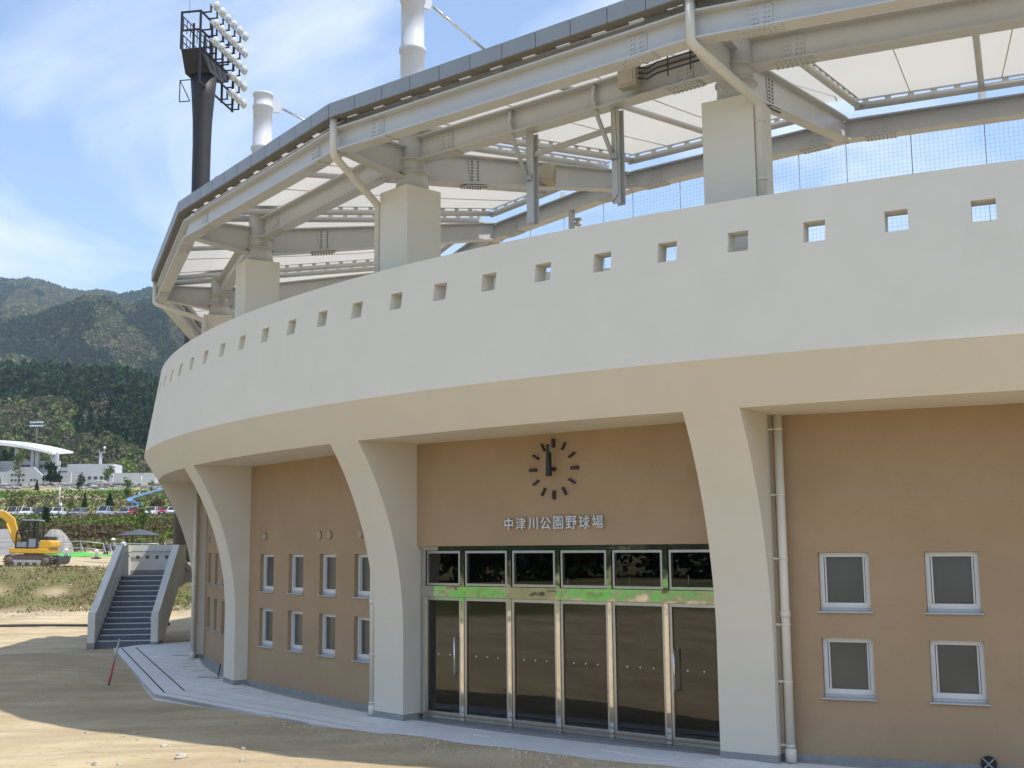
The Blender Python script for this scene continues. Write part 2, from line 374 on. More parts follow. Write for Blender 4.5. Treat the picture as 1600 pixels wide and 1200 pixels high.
def ground_z(x, y):
    x = np.asarray(x, float); y = np.asarray(y, float)
    d = np.where(y > 0, y + .03 * np.abs(x + 30) * 0, y)
    wig = (fbm(x * .08, y * .08, 3) - .5)
    dd = d + np.clip((d - 45) / 20, 0, 1) * np.clip((330 - d) / 60, 0, 1) * wig * 3.0
    z = np.interp(dd, PROF_D, PROF_Z)
    rr = np.hypot(x - CX, y - CY); q_ = .35 + .65 * np.clip((rr - 29) / 4, 0, 1)
    z -= .085 * np.clip((-x - 4.5) / 3, 0, 1) * np.clip((46 - y) / 4, 0, 1)
    z += np.clip((40 - np.abs(y)) / 40, 0, 1) * (fbm(x * .45, y * .45, 5) - .5) * .14 * q_
    z += (fbm(x * 1.7, y * 1.7, 6) - .5) * .05 * q_ * np.clip((60 - np.abs(d)) / 20, 0, 1)
    z += np.clip((d - 45) / 10, 0, 1) * np.clip((250 - d) / 60, 0, 1) * (fbm(x * .3, y * .3, 8) - .5) * .5
    z += .38 * np.exp(-((x + 13.2) ** 2 / 5 + (y - 31.5) ** 2 / 8)) + .12 * np.exp(-((x + 10.6) ** 2 / 3 + (y - 29) ** 2 / 3))
    kk = (np.arctan2(x - CX, CY - y) - TH0) / D
    z += .11 * np.exp(-((rr - 28.35) / .4) ** 2) * np.clip((1.15 - kk) / .5, 0, 1) * np.clip((kk + 1) / .3, 0, 1) * (.6 + .8 * fbm(x * 1.3, y * 1.3, 12)) * (y < 30)
    # wheel ruts along the drive, with soft shoulders
    cc = x * .62 + y * .78 + .5 * (fbm(x * .12, y * .12, 14) - .5) + .012 * np.clip(-x - 6, 0, 30) ** 2 * .3
    for c0, dp in ((6.3, .018), (7.9, .022), (9.0, .028), (10.6, .03), (11.5, .02), (13.0, .024)):
        w_ = (cc - c0) / .16; z += (np.exp(-(w_ / 2.2) ** 2) * .6 - np.exp(-w_ ** 2)) * dp * 1.5 * np.clip(fbm(x * .25 + c0, y * .25, 16) * 3 - .8, 0, 1) * np.clip((46 - y) / 5, 0, 1) * (rr > 28.7) * (x < 4)
    # spurs and gullies on the mountain
    m = np.clip((d - 380) / 500, 0, 1)
    u = x + .43 * d
    ridge = 1 - np.abs(2 * fbm(u / 210 + 3.3, d / 520, 21, 4) - 1)
    z += m * ((ridge - .62) * 105 * np.clip((2300 - d) / 1300, .08, 1) + (fbm(u / 90, d / 160, 31, 4) - .5) * 44 * np.clip((2300 - d) / 1000, .2, 1))
    rx = np.array([-2000, -1078, -1024, -997, -942, -895, -861, -820, -760, -650, -300]); rz_ = np.array([-25, 4, 10, 7, -12, -22, -19, -27, -14, 12, 25])
    z += np.clip((d - 1500) / 800, 0, 1) * np.interp(x * 2400 / np.maximum(d, 1), rx, rz_) * np.clip(d / 2400, 0, 1)
    # the site of the stand is level
    z = np.where(rr < 27.85, np.minimum(z, -.13), z); z = np.where((rr < 29.4) & (y > 48), -.13, z)
    return z
def make_ground():
    az = np.concatenate([np.arange(-34, 29, .25), np.arange(29, 326, 3.0)]); az = np.radians(az)
    r = np.concatenate([[.5], np.geomspace(1.5, 9000, 430)])
    A, Rr = np.meshgrid(az, r); X = Rr * np.sin(A); Y = Rr * np.cos(A)
    Z = ground_z(X, Y); nA = len(az); nR = len(r)
    V = np.stack([X, Y, Z], -1).reshape(-1, 3)
    i, j = np.meshgrid(np.arange(nR - 1), np.arange(nA), indexing='ij'); j2 = (j + 1) % nA
    F = np.stack([i * nA + j, i * nA + j2, (i + 1) * nA + j2, (i + 1) * nA + j], -1).reshape(-1, 4)[:, ::-1]
    me = bpy.data.meshes.new('ground'); k = 4
    V = np.concatenate([V, [[0, 0, float(ground_z(np.array([0.]), np.array([0.]))[0])]]])
    me.vertices.add(len(V)); me.vertices.foreach_set('co', V.astype(np.float32).ravel())
    T = np.array([(nA * nR, (q + 1) % nA, q) for q in range(nA)])
    li = np.concatenate([F.ravel(), T.ravel()]).astype(np.int32); me.loops.add(len(li)); me.loops.foreach_set('vertex_index', li)
    tot = np.concatenate([np.full(len(F), 4), np.full(len(T), 3)]).astype(np.int32); st = np.concatenate([[0], np.cumsum(tot)[:-1]]).astype(np.int32)
    me.polygons.add(len(tot)); me.polygons.foreach_set('loop_start', st); me.polygons.foreach_set('loop_total', tot); me.polygons.foreach_set('use_smooth', np.full(len(tot), True)); me.update(calc_edges=True)
    x, y = V[:, 0], V[:, 1]; n = fbm(x * .16, y * .16, 41, 4); n2 = fbm(x * .6, y * .6, 47, 3)
    def band(a, b, s=2.): return np.clip((y - a) / s, 0, 1) * np.clip((b - y) / s, 0, 1)
    grass = band(52.8, 62, 1.2) * np.clip((n * .55 + n2 * .45 - .30) * 6, 0, .95) + 0 * n
    scrub = band(101, 192, 5) + np.clip((y - 345) / 10, 0, 1)
    lawn = np.clip(band(217, 286, 3) * np.clip((n - .30) * 5, .25, 1) + band(284, 352, 3) * .6, 0, 1)
    paved = band(193, 216, 1.)
    far = np.clip((-y - 3) / 5, 0, 1); far = np.maximum(far, np.clip((-x - 30) / 5, 0, 1) * np.clip((44 - y) / 4, 0, 1)); grass = np.clip(grass + far * np.clip(n * 2.2 - .25, .45, 1), 0, 1)  # unseen ground behind and left made darker grass to cut light bounced upward
    for nm, val in (('grass', grass), ('scrub', np.clip(scrub, 0, 1)), ('paved', paved), ('lawn', lawn)):
        a = me.attributes.new(nm, 'FLOAT', 'POINT'); a.data.foreach_set('value', val.astype(np.float32))
    m = bpy.data.materials.new('earth'); m.use_nodes = True; t = m.node_tree; b = t.nodes['Principled BSDF']; b.inputs['Roughness'].default_value = .95; b.inputs['Specular IOR Level'].default_value = .1
    g = N(t, 'ShaderNodeNewGeometry')
    def noise(sc, det=5, rough=.6, vec=None):
        q = N(t, 'ShaderNodeTexNoise'); q.inputs['Scale'].default_value = sc; q.inputs['Detail'].default_value = det; q.inputs['Roughness'].default_value = rough
        t.links.new(vec or g.outputs['Position'], q.inputs['Vector']); return q.outputs['Fac']
    def ramp(f, *st):
        q = N(t, 'ShaderNodeValToRGB'); e = q.color_ramp.elements
        while len(e) < len(st): e.new(.5)
        for i_, (p_, c) in enumerate(st): e[i_].position = p_; e[i_].color = (*c, 1)
        t.links.new(f, q.inputs[0]); return q.outputs[0]
    def mix(f, a, b_, mode='MIX'):
        q = N(t, 'ShaderNodeMix', data_type='RGBA', blend_type=mode)
        if isinstance(f, float): q.inputs['Factor'].default_value = f
        else: t.links.new(f, q.inputs['Factor'])
        for inp, c in ((6, a), (7, b_)):
            if isinstance(c, tuple): q.inputs[inp].default_value = (*c, 1)
            else: t.links.new(c, q.inputs[inp])
        return q.outputs[2]
    def attr(nm):
        q = N(t, 'ShaderNodeAttribute', attribute_name=nm); return q.outputs['Fac']
    dirt = ramp(noise(.35, 6, .65), (.30, (.40, .308, .185)), (.52, (.53, .425, .265)), (.72, (.62, .515, .335)))
    # wheel tracks: streaks stretched along the drive
    mpg = N(t, 'ShaderNodeMapping'); mpg.inputs['Rotation'].default_value = (0, 0, R_(38)); mpg.inputs['Scale'].default_value = (.16, 1.5, 1); t.links.new(g.outputs['Position'], mpg.inputs[0])
    streak = ramp(noise(1.2, 4, .6, mpg.outputs[0]), (.42, (0, 0, 0)), (.62, (.55, .55, .55)))
    dirt = mix(streak, dirt, (.36, .275, .175))
    speck = ramp(noise(7., 3, .6), (.60, (0, 0, 0)), (.70, (.6, .6, .6)))
    dirt = mix(speck, dirt, (.30, .23, .15))
    gcol = ramp(noise(.5, 6, .7), (.3, (.13, .10, .05)), (.5, (.15, .135, .055)), (.7, (.10, .15, .035)))
    scol = ramp(noise(.12, 7, .75), (.3, (.11, .08, .05)), (.5, (.12, .105, .05)), (.68, (.09, .12, .035)))
    c = mix(attr('grass'), dirt, gcol); c = mix(attr('scrub'), c, scol); c = mix(attr('lawn'), c, ramp(noise(.25, 5, .7), (.32, (.17, .16, .06)), (.5, (.13, .18, .045)), (.7, (.10, .19, .035)))); c = mix(attr('paved'), c, (.16, .155, .15))
    t.links.new(c, b.inputs['Base Color'])
    bp = N(t, 'ShaderNodeBump'); bp.inputs['Strength'].default_value = .55; bp.inputs['Distance'].default_value = .06
    hh = N(t, 'ShaderNodeMath', operation='ADD'); t.links.new(noise(5., 9, .78), hh.inputs[0])
    st_ = N(t, 'ShaderNodeMath', operation='MULTIPLY'); st_.inputs[1].default_value = -.5; t.links.new(streak, st_.inputs[0]); t.links.new(st_.outputs[0], hh.inputs[1])
    t.links.new(hh.outputs[0], bp.inputs['Height']); t.links.new(bp.outputs[0], b.inputs['Normal'])
    me.materials.append(m); MATS['earth'] = m
    tag(inst('ground', me, None, I4), kind='structure')
make_ground()
def gz(x, y): return float(ground_z(np.array([x]), np.array([y]))[0])

# ------------------------------------------------------------------ the stand: concrete
ST = thing('ballpark_stand', 'cream curved ballpark stand with flared piers, brown walls and membrane roof', 'building', (CX, CY, 0))
def ringmesh(prof, ka, kb, step, closed=True):
    """sweep a closed (R,z) profile along the arc"""
    m = MB(); ks = np.arange(ka, kb + 1e-6, step); n = len(prof)
    vs = [P(k, R, 0, z) for k in ks for R, z in prof]; fs = []
    for i in range(len(ks) - 1):
        for j in range(n): fs.append((i * n + j, i * n + (j + 1) % n, (i + 1) * n + (j + 1) % n, (i + 1) * n + j))
    fs += [tuple(range(n)), tuple(reversed(range((len(ks) - 1) * n, len(ks) * n)))]
    return m.add(vs, fs, False)
KA = K0 - .5 - 1 / 14; KB = KA + 8
def make_parapet():
    m = MB(); T = .29
    rin = lambda z: R2 + (R3 - R2) * (z - Z2) / (Z3 - Z2)
    zs = [Z2, 6.2, 6.957, 7.247, Z3]; hk = .145 / (28.2 * abs(D))
    ks = []; hole = []
    j = int(math.floor(KA * 7)); 
    for q in range(56):
        c = KA + (q + .5) / 7
        for a in (-1 / 14, -.045, -hk, hk, .045): ks.append(c + a); hole.append(a == -hk)
    ks.append(KB)
    n = len(zs)
    vo = [P(k, rin(z), 0, z) for k in ks for z in zs]; vi = [P(k, rin(z) - T, 0, z) for k in ks for z in zs]; B = len(vo)
    fs = []; fr = []
    for i in range(len(ks) - 1):
        a = i * n; b = (i + 1) * n
        for l in range(n - 1):
            if hole[i] and l == 2:
                q = [a + l, b + l, b + l + 1, a + l + 1]
                for e in range(4): fr.append((q[e], q[(e + 1) % 4], q[(e + 1) % 4] + B, q[e] + B))
                continue
            fs.append((a + l, b + l, b + l + 1, a + l + 1)); fs.append((B + a + l, B + a + l + 1, B + b + l + 1, B + b + l))
        fs.append((a, B + a, B + b, b)); fs.append((a + n - 1, b + n - 1, B + b + n - 1, B + a + n - 1))
    m.add(vo + vi, fs + fr)
    o = m.build('parapet', 'stucco', ST); return o
make_parapet()
ringmesh([(RS, ZS), (R2 - .0015, Z2 + .004), (R2 - .27, Z2 + .004), (RS - .4, ZS + .05)], KA, KB, .04).build('soffit_band', 'stucco_shaded', ST)
ringmesh([(RS - .004, ZS + .003), (RS - .004, ZS + .06), (26.2, ZS + .06), (26.2, ZS + .003)], KA, KB, .1).build('soffit', 'stucco_shaded', ST)
ringmesh([(28.1, 5.9), (28.1, 6.15), (21.8, 6.15), (21.8, 5.9)], KA, KB, .1).build('concourse_floor', 'concrete', ST)
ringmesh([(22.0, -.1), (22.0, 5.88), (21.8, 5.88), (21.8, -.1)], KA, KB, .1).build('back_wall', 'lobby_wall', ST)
ringmesh([(26.9, -.09), (26.9, -.02), (22.05, -.02), (22.05, -.09)], KA, KB, .1).build('lobby_floor', 'concrete', ST)

# piers: flared front, square upper column, skirting
def pier_mesh():
    Z0, RR = 1.45, 6.0; pf = []
    for z in [0.09, .7, 1.45] + list(np.linspace(1.7, ZS, 16)):
        dz = max(0, z - Z0); pf.append((-(RR - math.sqrt(RR * RR - dz * dz)) * (RS - RF) / (RR - math.sqrt(RR * RR - (ZS - Z0) ** 2)), z))
    pf += [(-(RS - RF) + .06, ZS + .05), (.5, ZS + .05), (.5, .09)]
    m = MB(); n = len(pf); h = PW / 2
    vs = [(-h, y, z) for y, z in pf] + [(h, y, z) for y, z in pf]
    m.add(vs, [tuple(range(n)), tuple(reversed(range(n, 2 * n)))]); 
    for i in range(n):
        m.add([vs[i], vs[(i + 1) % n], vs[(i + 1) % n + n], vs[i + n]], [(0, 1, 2, 3)], False)
    return m
me_pier = pier_mesh().mesh('pier', 'stucco_shaded')
me_pskirt = MB().box(-PW / 2 - .004, PW / 2 + .004, -.004, .4, -.08, .088).mesh('pier_skirting', 'skirting_grey')
me_col = MB().box(-WC / 2, WC / 2, 0, RCO - RCI, 6.16, ZC).mesh('upper_column', 'stucco')
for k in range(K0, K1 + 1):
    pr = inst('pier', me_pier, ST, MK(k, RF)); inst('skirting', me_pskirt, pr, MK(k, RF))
    if k <= 4: inst('upper_column', me_col, ST, MK(k, RCO))

# bay walls with window openings
WIN_U = [(.575, 1.265), (1.995, 2.685), (3.41, 4.10), (4.855, 5.545)]
WIN_Z = [(.86, 1.68), (2.04, 2.86)]
def wall_mesh(holes, thick=.26):
    m = MB(); us = sorted({-.25, LB + .25, *[h[0] for h in holes], *[h[1] for h in holes]}); zs = sorted({.088, ZS + .03, *[h[2] for h in holes], *[h[3] for h in holes]})
    for i in range(len(us) - 1):
        for j in range(len(zs) - 1):
            uc, zc = (us[i] + us[i + 1]) / 2, (zs[j] + zs[j + 1]) / 2
            if any(h[0] < uc < h[1] and h[2] < zc < h[3] for h in holes): continue
            m.add([(us[i], 0, zs[j]), (us[i + 1], 0, zs[j]), (us[i + 1], 0, zs[j + 1]), (us[i], 0, zs[j + 1])], [(0, 1, 2, 3)])
            m.add([(us[i], thick, zs[j]), (us[i + 1], thick, zs[j]), (us[i + 1], thick, zs[j + 1]), (us[i], thick, zs[j + 1])], [(3, 2, 1, 0)])
    for a, b, c, d in holes:
        for p, q in (((a, c), (b, c)), ((b, c), (b, d)), ((b, d), (a, d)), ((a, d), (a, c))):
            m.add([(p[0], 0, p[1]), (q[0], 0, q[1]), (q[0], thick, q[1]), (p[0], thick, p[1])], [(0, 1, 2, 3)])
    return m
class RawMB(MB):
    pass
def raw_mesh(m, name, mt):                       # keeps the face windings (open shells)
    me = bpy.data.meshes.new(name); me.from_pydata(m.v, [], m.f); me.materials.append(MATS[mt]); me.update(); return me
me_wall = raw_mesh(wall_mesh([(a, b, c, d) for a, b in WIN_U for c, d in WIN_Z]), 'wall', 'brown_stucco')
me_wall0 = raw_mesh(wall_mesh([(-.24, LB + .24, .088, 2.995)]), 'wall', 'brown_stucco')
me_wskirt = MB().box(-.2, LB + .2, -.012, .2, -.08, .088).mesh('skirting', 'skirting_grey')
# window: frame with pane, sill (local: x along wall from opening's left, y inward, z from opening's bottom)
ww, wh, wd = .69, .82, .13
fm = MB()
for x0, x1, z0, z1 in ((0.004, .064, .05, wh - .004), (ww - .064, ww - .004, .05, wh - .004), (.064, ww - .064, wh - .064, wh - .004), (.064, ww - .064, .05, .12)): fm.box(x0, x1, wd - .05, wd + .03, z0, z1)
fm.box(.075, .095, wd - .03, wd + .02, .12, wh - .064); fm.box(ww - .095, ww - .075, wd - .03, wd + .02, .12, wh - .064)
me_wf = fm.mesh('window', 'white_alu'); me_pane = MB().box(.064, ww - .064, wd - .005, wd + .005, .12, wh - .064).mesh('pane', 'window_glass')
sm = MB(); sm.box(-.03, ww + .03, -.035, wd + .03, -.014, .004); sm.box(.004, ww - .004, wd - .075, wd + .02, .004, .049)
me_sill = sm.mesh('sill', 'grey_alu')
vc = MB().lathe([(.085, 0), (.085, .03), (.07, .045), (.01, .05)], 20)
me_vent = vc.mesh('vent_cap', 'vent_paint')
for k in range(K0, K1):
    M = MBAY(k)
    inst('wall', me_wall0 if k == 0 else me_wall, ST, M)
    if k == 0: continue
    inst('skirting', me_wskirt, ST, M)
    for a, b in WIN_U:
        for c, d in WIN_Z:
            Mw = M @ Matrix.Translation((a, 0, c)); w_ = inst('window', me_wf, ST, Mw); inst('pane', me_pane, w_, Mw); inst('sill', me_sill, w_, Mw)
for k, us in ((1, (.82, 3.41, 3.85, 5.12)), (2, (.75, 3.4))):
    for u in us: inst('vent_cap', me_vent, ST, MBAY(k) @ Matrix.Translation((u, 0, 3.24)) @ Matrix.Rotation(R_(90), 4, 'X'))

# entrance: six glazed panels with a transom row above
ME = MBAY(0) @ Matrix.Translation((0, .13, 0))
POSTS = [.10, 1.0, 2.05, 3.06, 4.07, 5.10, LB - .10]
hd = MB(); hd.box(.0, LB, -.05, .05, 2.11, 2.30); hd.build('door_header', 'chrome', ST, ME)
tp = MB(); tp.box(.0, LB, -.05, .05, 2.92, 2.99); tp.build('transom_head', 'chrome', ST, ME)
for i in range(7):
    u = POSTS[i]; leaf = i in (0, 1, 5, 6)
    ps = MB().box(u - .035, u + .035, -.055, .045, .0, 2.105).build('door_post', 'chrome', ST, ME)
    MB().box(u - .045, u + .045, -.052, .046, 2.305, 2.915).build('transom_post', 'chrome', ST, ME)
for i in range(6):
    a, b = POSTS[i] + .04, POSTS[i + 1] - .04
    fr = MB(); zt = 2.104
    fr.box(a, a + .045, -.03, .03, .02, zt); fr.box(b - .045, b, -.03, .03, .02, zt); fr.box(a + .045, b - .045, -.028, .028, .02, .14); fr.box(a + .045, b - .045, -.028, .028, zt - .05, zt)
    d_ = fr.build('door' if i in (0, 2, 3, 5) else 'fixed_panel', 'stainless', ST, ME)
    MB().box(a + .045, b - .045, -.006, .006, .14, zt - .05).build('pane', 'door_glass', d_, ME)
    if i in (0, 5):
        u = b - .10 if i == 0 else a + .10
        for off in (-1, 1):
            MB().tube([(u, off * .03, .82), (u, off * .10, .82), (u, off * .10, 1.42), (u, off * .03, 1.42)], .016, 8).build('handle', 'chrome', d_, ME)
    # little round distance markers on the glass
    mk = MB()
    for q in range(2 if i in (0, 5) else 3):
        u = a + (b - a) * (q + 1) / ((2 if i in (0, 5) else 3) + 1); mk.lathe([(.012, 0), (.012, .003)], 10, Matrix.Translation((u, -.007, 1.12)) @ Matrix.Rotation(R_(90), 4, 'X'))
    mk.build('glass_markers', 'white_paint', d_, ME)
    tf = MB(); 
    for x0, x1, z0, z1 in ((a + .02, a + .055, 2.31, 2.91), (b - .055, b - .02, 2.31, 2.91), (a + .055, b - .055, 2.31, 2.35), (a + .055, b - .055, 2.87, 2.91)): tf.box(x0, x1, -.035, .03, z0, z1)
    t_ = tf.build('transom_window', 'stainless', ST, ME)
    MB().box(a + .055, b - .055, -.006, .006, 2.35, 2.87).build('pane', 'door_glass', t_, ME)
MB().box(.0, LB, -.05, .06, -.02, .015).build('threshold', 'stainless', ST, ME)
# lobby behind the glass
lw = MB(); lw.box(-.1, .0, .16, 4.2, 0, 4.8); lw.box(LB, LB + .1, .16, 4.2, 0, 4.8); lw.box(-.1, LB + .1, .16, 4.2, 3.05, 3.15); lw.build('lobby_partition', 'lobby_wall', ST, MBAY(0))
tag(MB().box(2.3, 3.0, 3.9, 3.93, 1.0, 2.0).build('notice_board', 'poster', None, MBAY(0)), 'pale notice board on the lobby wall behind the entrance glass', 'notice board')

# ------------------------------------------------------------------ the stand: roof steel
FZ0, FZ1, RFA = 10.69, 10.95, 28.43
def zm(R): return 10.83 + (28.2 - R) * .125
KR0, KR1 = K0, 4
# fascia panels with their underside panels
LF = LCH(RFA); NP = 11; pw = LF / NP
me_fp = MB().box(.006, pw - .006, -.02, .02, FZ0, FZ1).mesh('fascia_panel', 'fascia_metal')
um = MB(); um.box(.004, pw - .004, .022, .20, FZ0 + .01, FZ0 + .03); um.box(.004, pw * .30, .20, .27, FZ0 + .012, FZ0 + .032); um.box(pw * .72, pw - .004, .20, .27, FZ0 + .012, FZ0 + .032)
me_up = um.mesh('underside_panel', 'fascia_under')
me_cap = MB().box(-.01, LF + .01, .022, .36, FZ1 - .04, FZ1 - .01).mesh('gutter_cover', 'fascia_metal')
bx_ = MB()
OR = (28.17, 10.315, .43)      # outer ring beam radius, centre height, depth
for k in range(KR0, KR1):
    M = MCH(k, RFA); inst('gutter_cover', me_cap, ST, M)
    for i in range(NP):
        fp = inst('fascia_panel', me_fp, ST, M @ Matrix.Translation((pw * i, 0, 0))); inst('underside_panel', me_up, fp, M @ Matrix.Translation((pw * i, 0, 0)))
    # membrane edge tube under the gutter, outer ring beam, column ring beam, inner ring beam
    MB().tube([P(k + 1, 27.98, 0, 10.74), P(k, 27.98, 0, 10.74)], .075, 12).build('eaves_tube', 'steel_paint', ST)
    MB().hbeam(P(k + 1, OR[0], 0, OR[1]), P(k, OR[0], 0, OR[1]), OR[2], .30).build('outer_ring_beam', 'steel_paint', ST)
    MB().hbeam(P(k + 1, RM, .0, 10.49), P(k, RM, 0, 10.49), .48, .30).build('column_ring_beam', 'steel_paint', ST)
    MB().hbeam(P(k + 1, 20.0, 0, 11.3), P(k, 20.0, 0, 11.3), .42, .30).build('inner_ring_beam', 'steel_paint', ST)
    st = MB()
    for f in (.25, .5, .75): q = P(k + 1, 28.12).lerp(P(k, 28.12), f); st.bar(q + Vector((0, 0, 10.53)), q + Vector((0, 0, 10.68)), .1, .1, (1, 0, 0))
    st.build('eaves_stub', 'steel_paint', ST)
    # inner edge tube with its clamp plate
    a, b = P(k + 1, 20.42, -.0, zm(20.42) - .17), P(k, 20.42, 0, zm(20.42) - .17)
    a2, b2 = a.lerp(b, .055), a.lerp(b, .945)
    MB().tube([a2, b2], .075, 12).build('edge_tube', 'steel_paint', ST)
    cl = MB(); cl.bar(a2 + Vector((0, 0, .14)), b2 + Vector((0, 0, .14)), .04, .03)
    for i in range(11): q = a2.lerp(b2, (i + .5) / 11); e = (b2 - a2).normalized() * .06; cl.bar(q - e + Vector((0, 0, .1)), q + e + Vector((0, 0, .1)), .02, .06)
    cl.build('clamp_plate', 'steel_paint', ST)
    for f in (.5,):
        MB().tube([P(k + f, 27.6, 0, zm(27.6) - .12), P(k + f, 20.1, 0, zm(20.1) - .16)], .06, 10).build('mid_purlin', 'steel_paint', ST)
        MB().bar(P(k + f, 19.75, 0, 11.5), P(k + f, 19.75, 0, 11.72), .12, .12, (1, 0, 0)).build('purlin_stub', 'steel_paint', ST)
    for off in (-1, 1):
        kk = k + (1 if off > 0 else 0); t = off * .36
        a, b = P(kk, 26.0, t, zm(26.0) - .16), P(kk, 20.45, t, zm(20.45) - .16)
        MB().tube([P(kk, 27.9, t, zm(27.9) - .16), b], .07, 12).build('edge_tube', 'steel_paint', ST)
        cl = MB(); cl.bar(P(kk, 27.9, t + off * .02, zm(27.9) - .02), b + vt(kk) * off * .02 + Vector((0, 0, .14)), .04, .03)
        for i in range(14): q = a.lerp(b, (i + .5) / 14); e = (b - a).normalized() * .055; cl.bar(q - e + Vector((0, 0, .1)), q + e + Vector((0, 0, .1)), .02, .06)
        cl.build('clamp_plate', 'steel_paint', ST)
    # membrane, hung with a slight sag between its edge tubes
    nU, nV = 16, 12; V = []; 
    for j in range(nV + 1):
        R = 28.15 + (20.36 - 28.15) * j / nV
        A_, B_ = P(k + 1, R, .36, 0), P(k, R, -.36, 0)
        for i in range(nU + 1):
            u = i / nU; q = A_.lerp(B_, u); q.z = zm(R) - .02 - .10 * (1 - abs(2 * u - 1)) * math.sin(math.pi * j / nV) * .5; V.append(q)
    mm = MB(); mm.add(V, [(j * (nU + 1) + i, j * (nU + 1) + i + 1, (j + 1) * (nU + 1) + i + 1, (j + 1) * (nU + 1) + i) for j in range(nV) for i in range(nU)], True)
    mo = mm.build('roof_membrane', 'membrane', ST)
    for f0, f1 in ((.30, .22), (.62, .58)):
        A_ = P(k + 1, 28.1, .36, 0).lerp(P(k, 28.1, -.36, 0), f0); B_ = P(k + 1, 20.5, .36, 0).lerp(P(k, 20.5, -.36, 0), f1)
        pts = []
        for j in range(9): q = A_.lerp(B_, j / 8); R = 28.1 - 7.6 * j / 8; q.z = zm(R) - .062 - .05 * math.sin(math.pi * j / 8); pts.append(q)
        MB().tube(pts, .012, 6).build('membrane_seam', 'pipe_paint', mo)
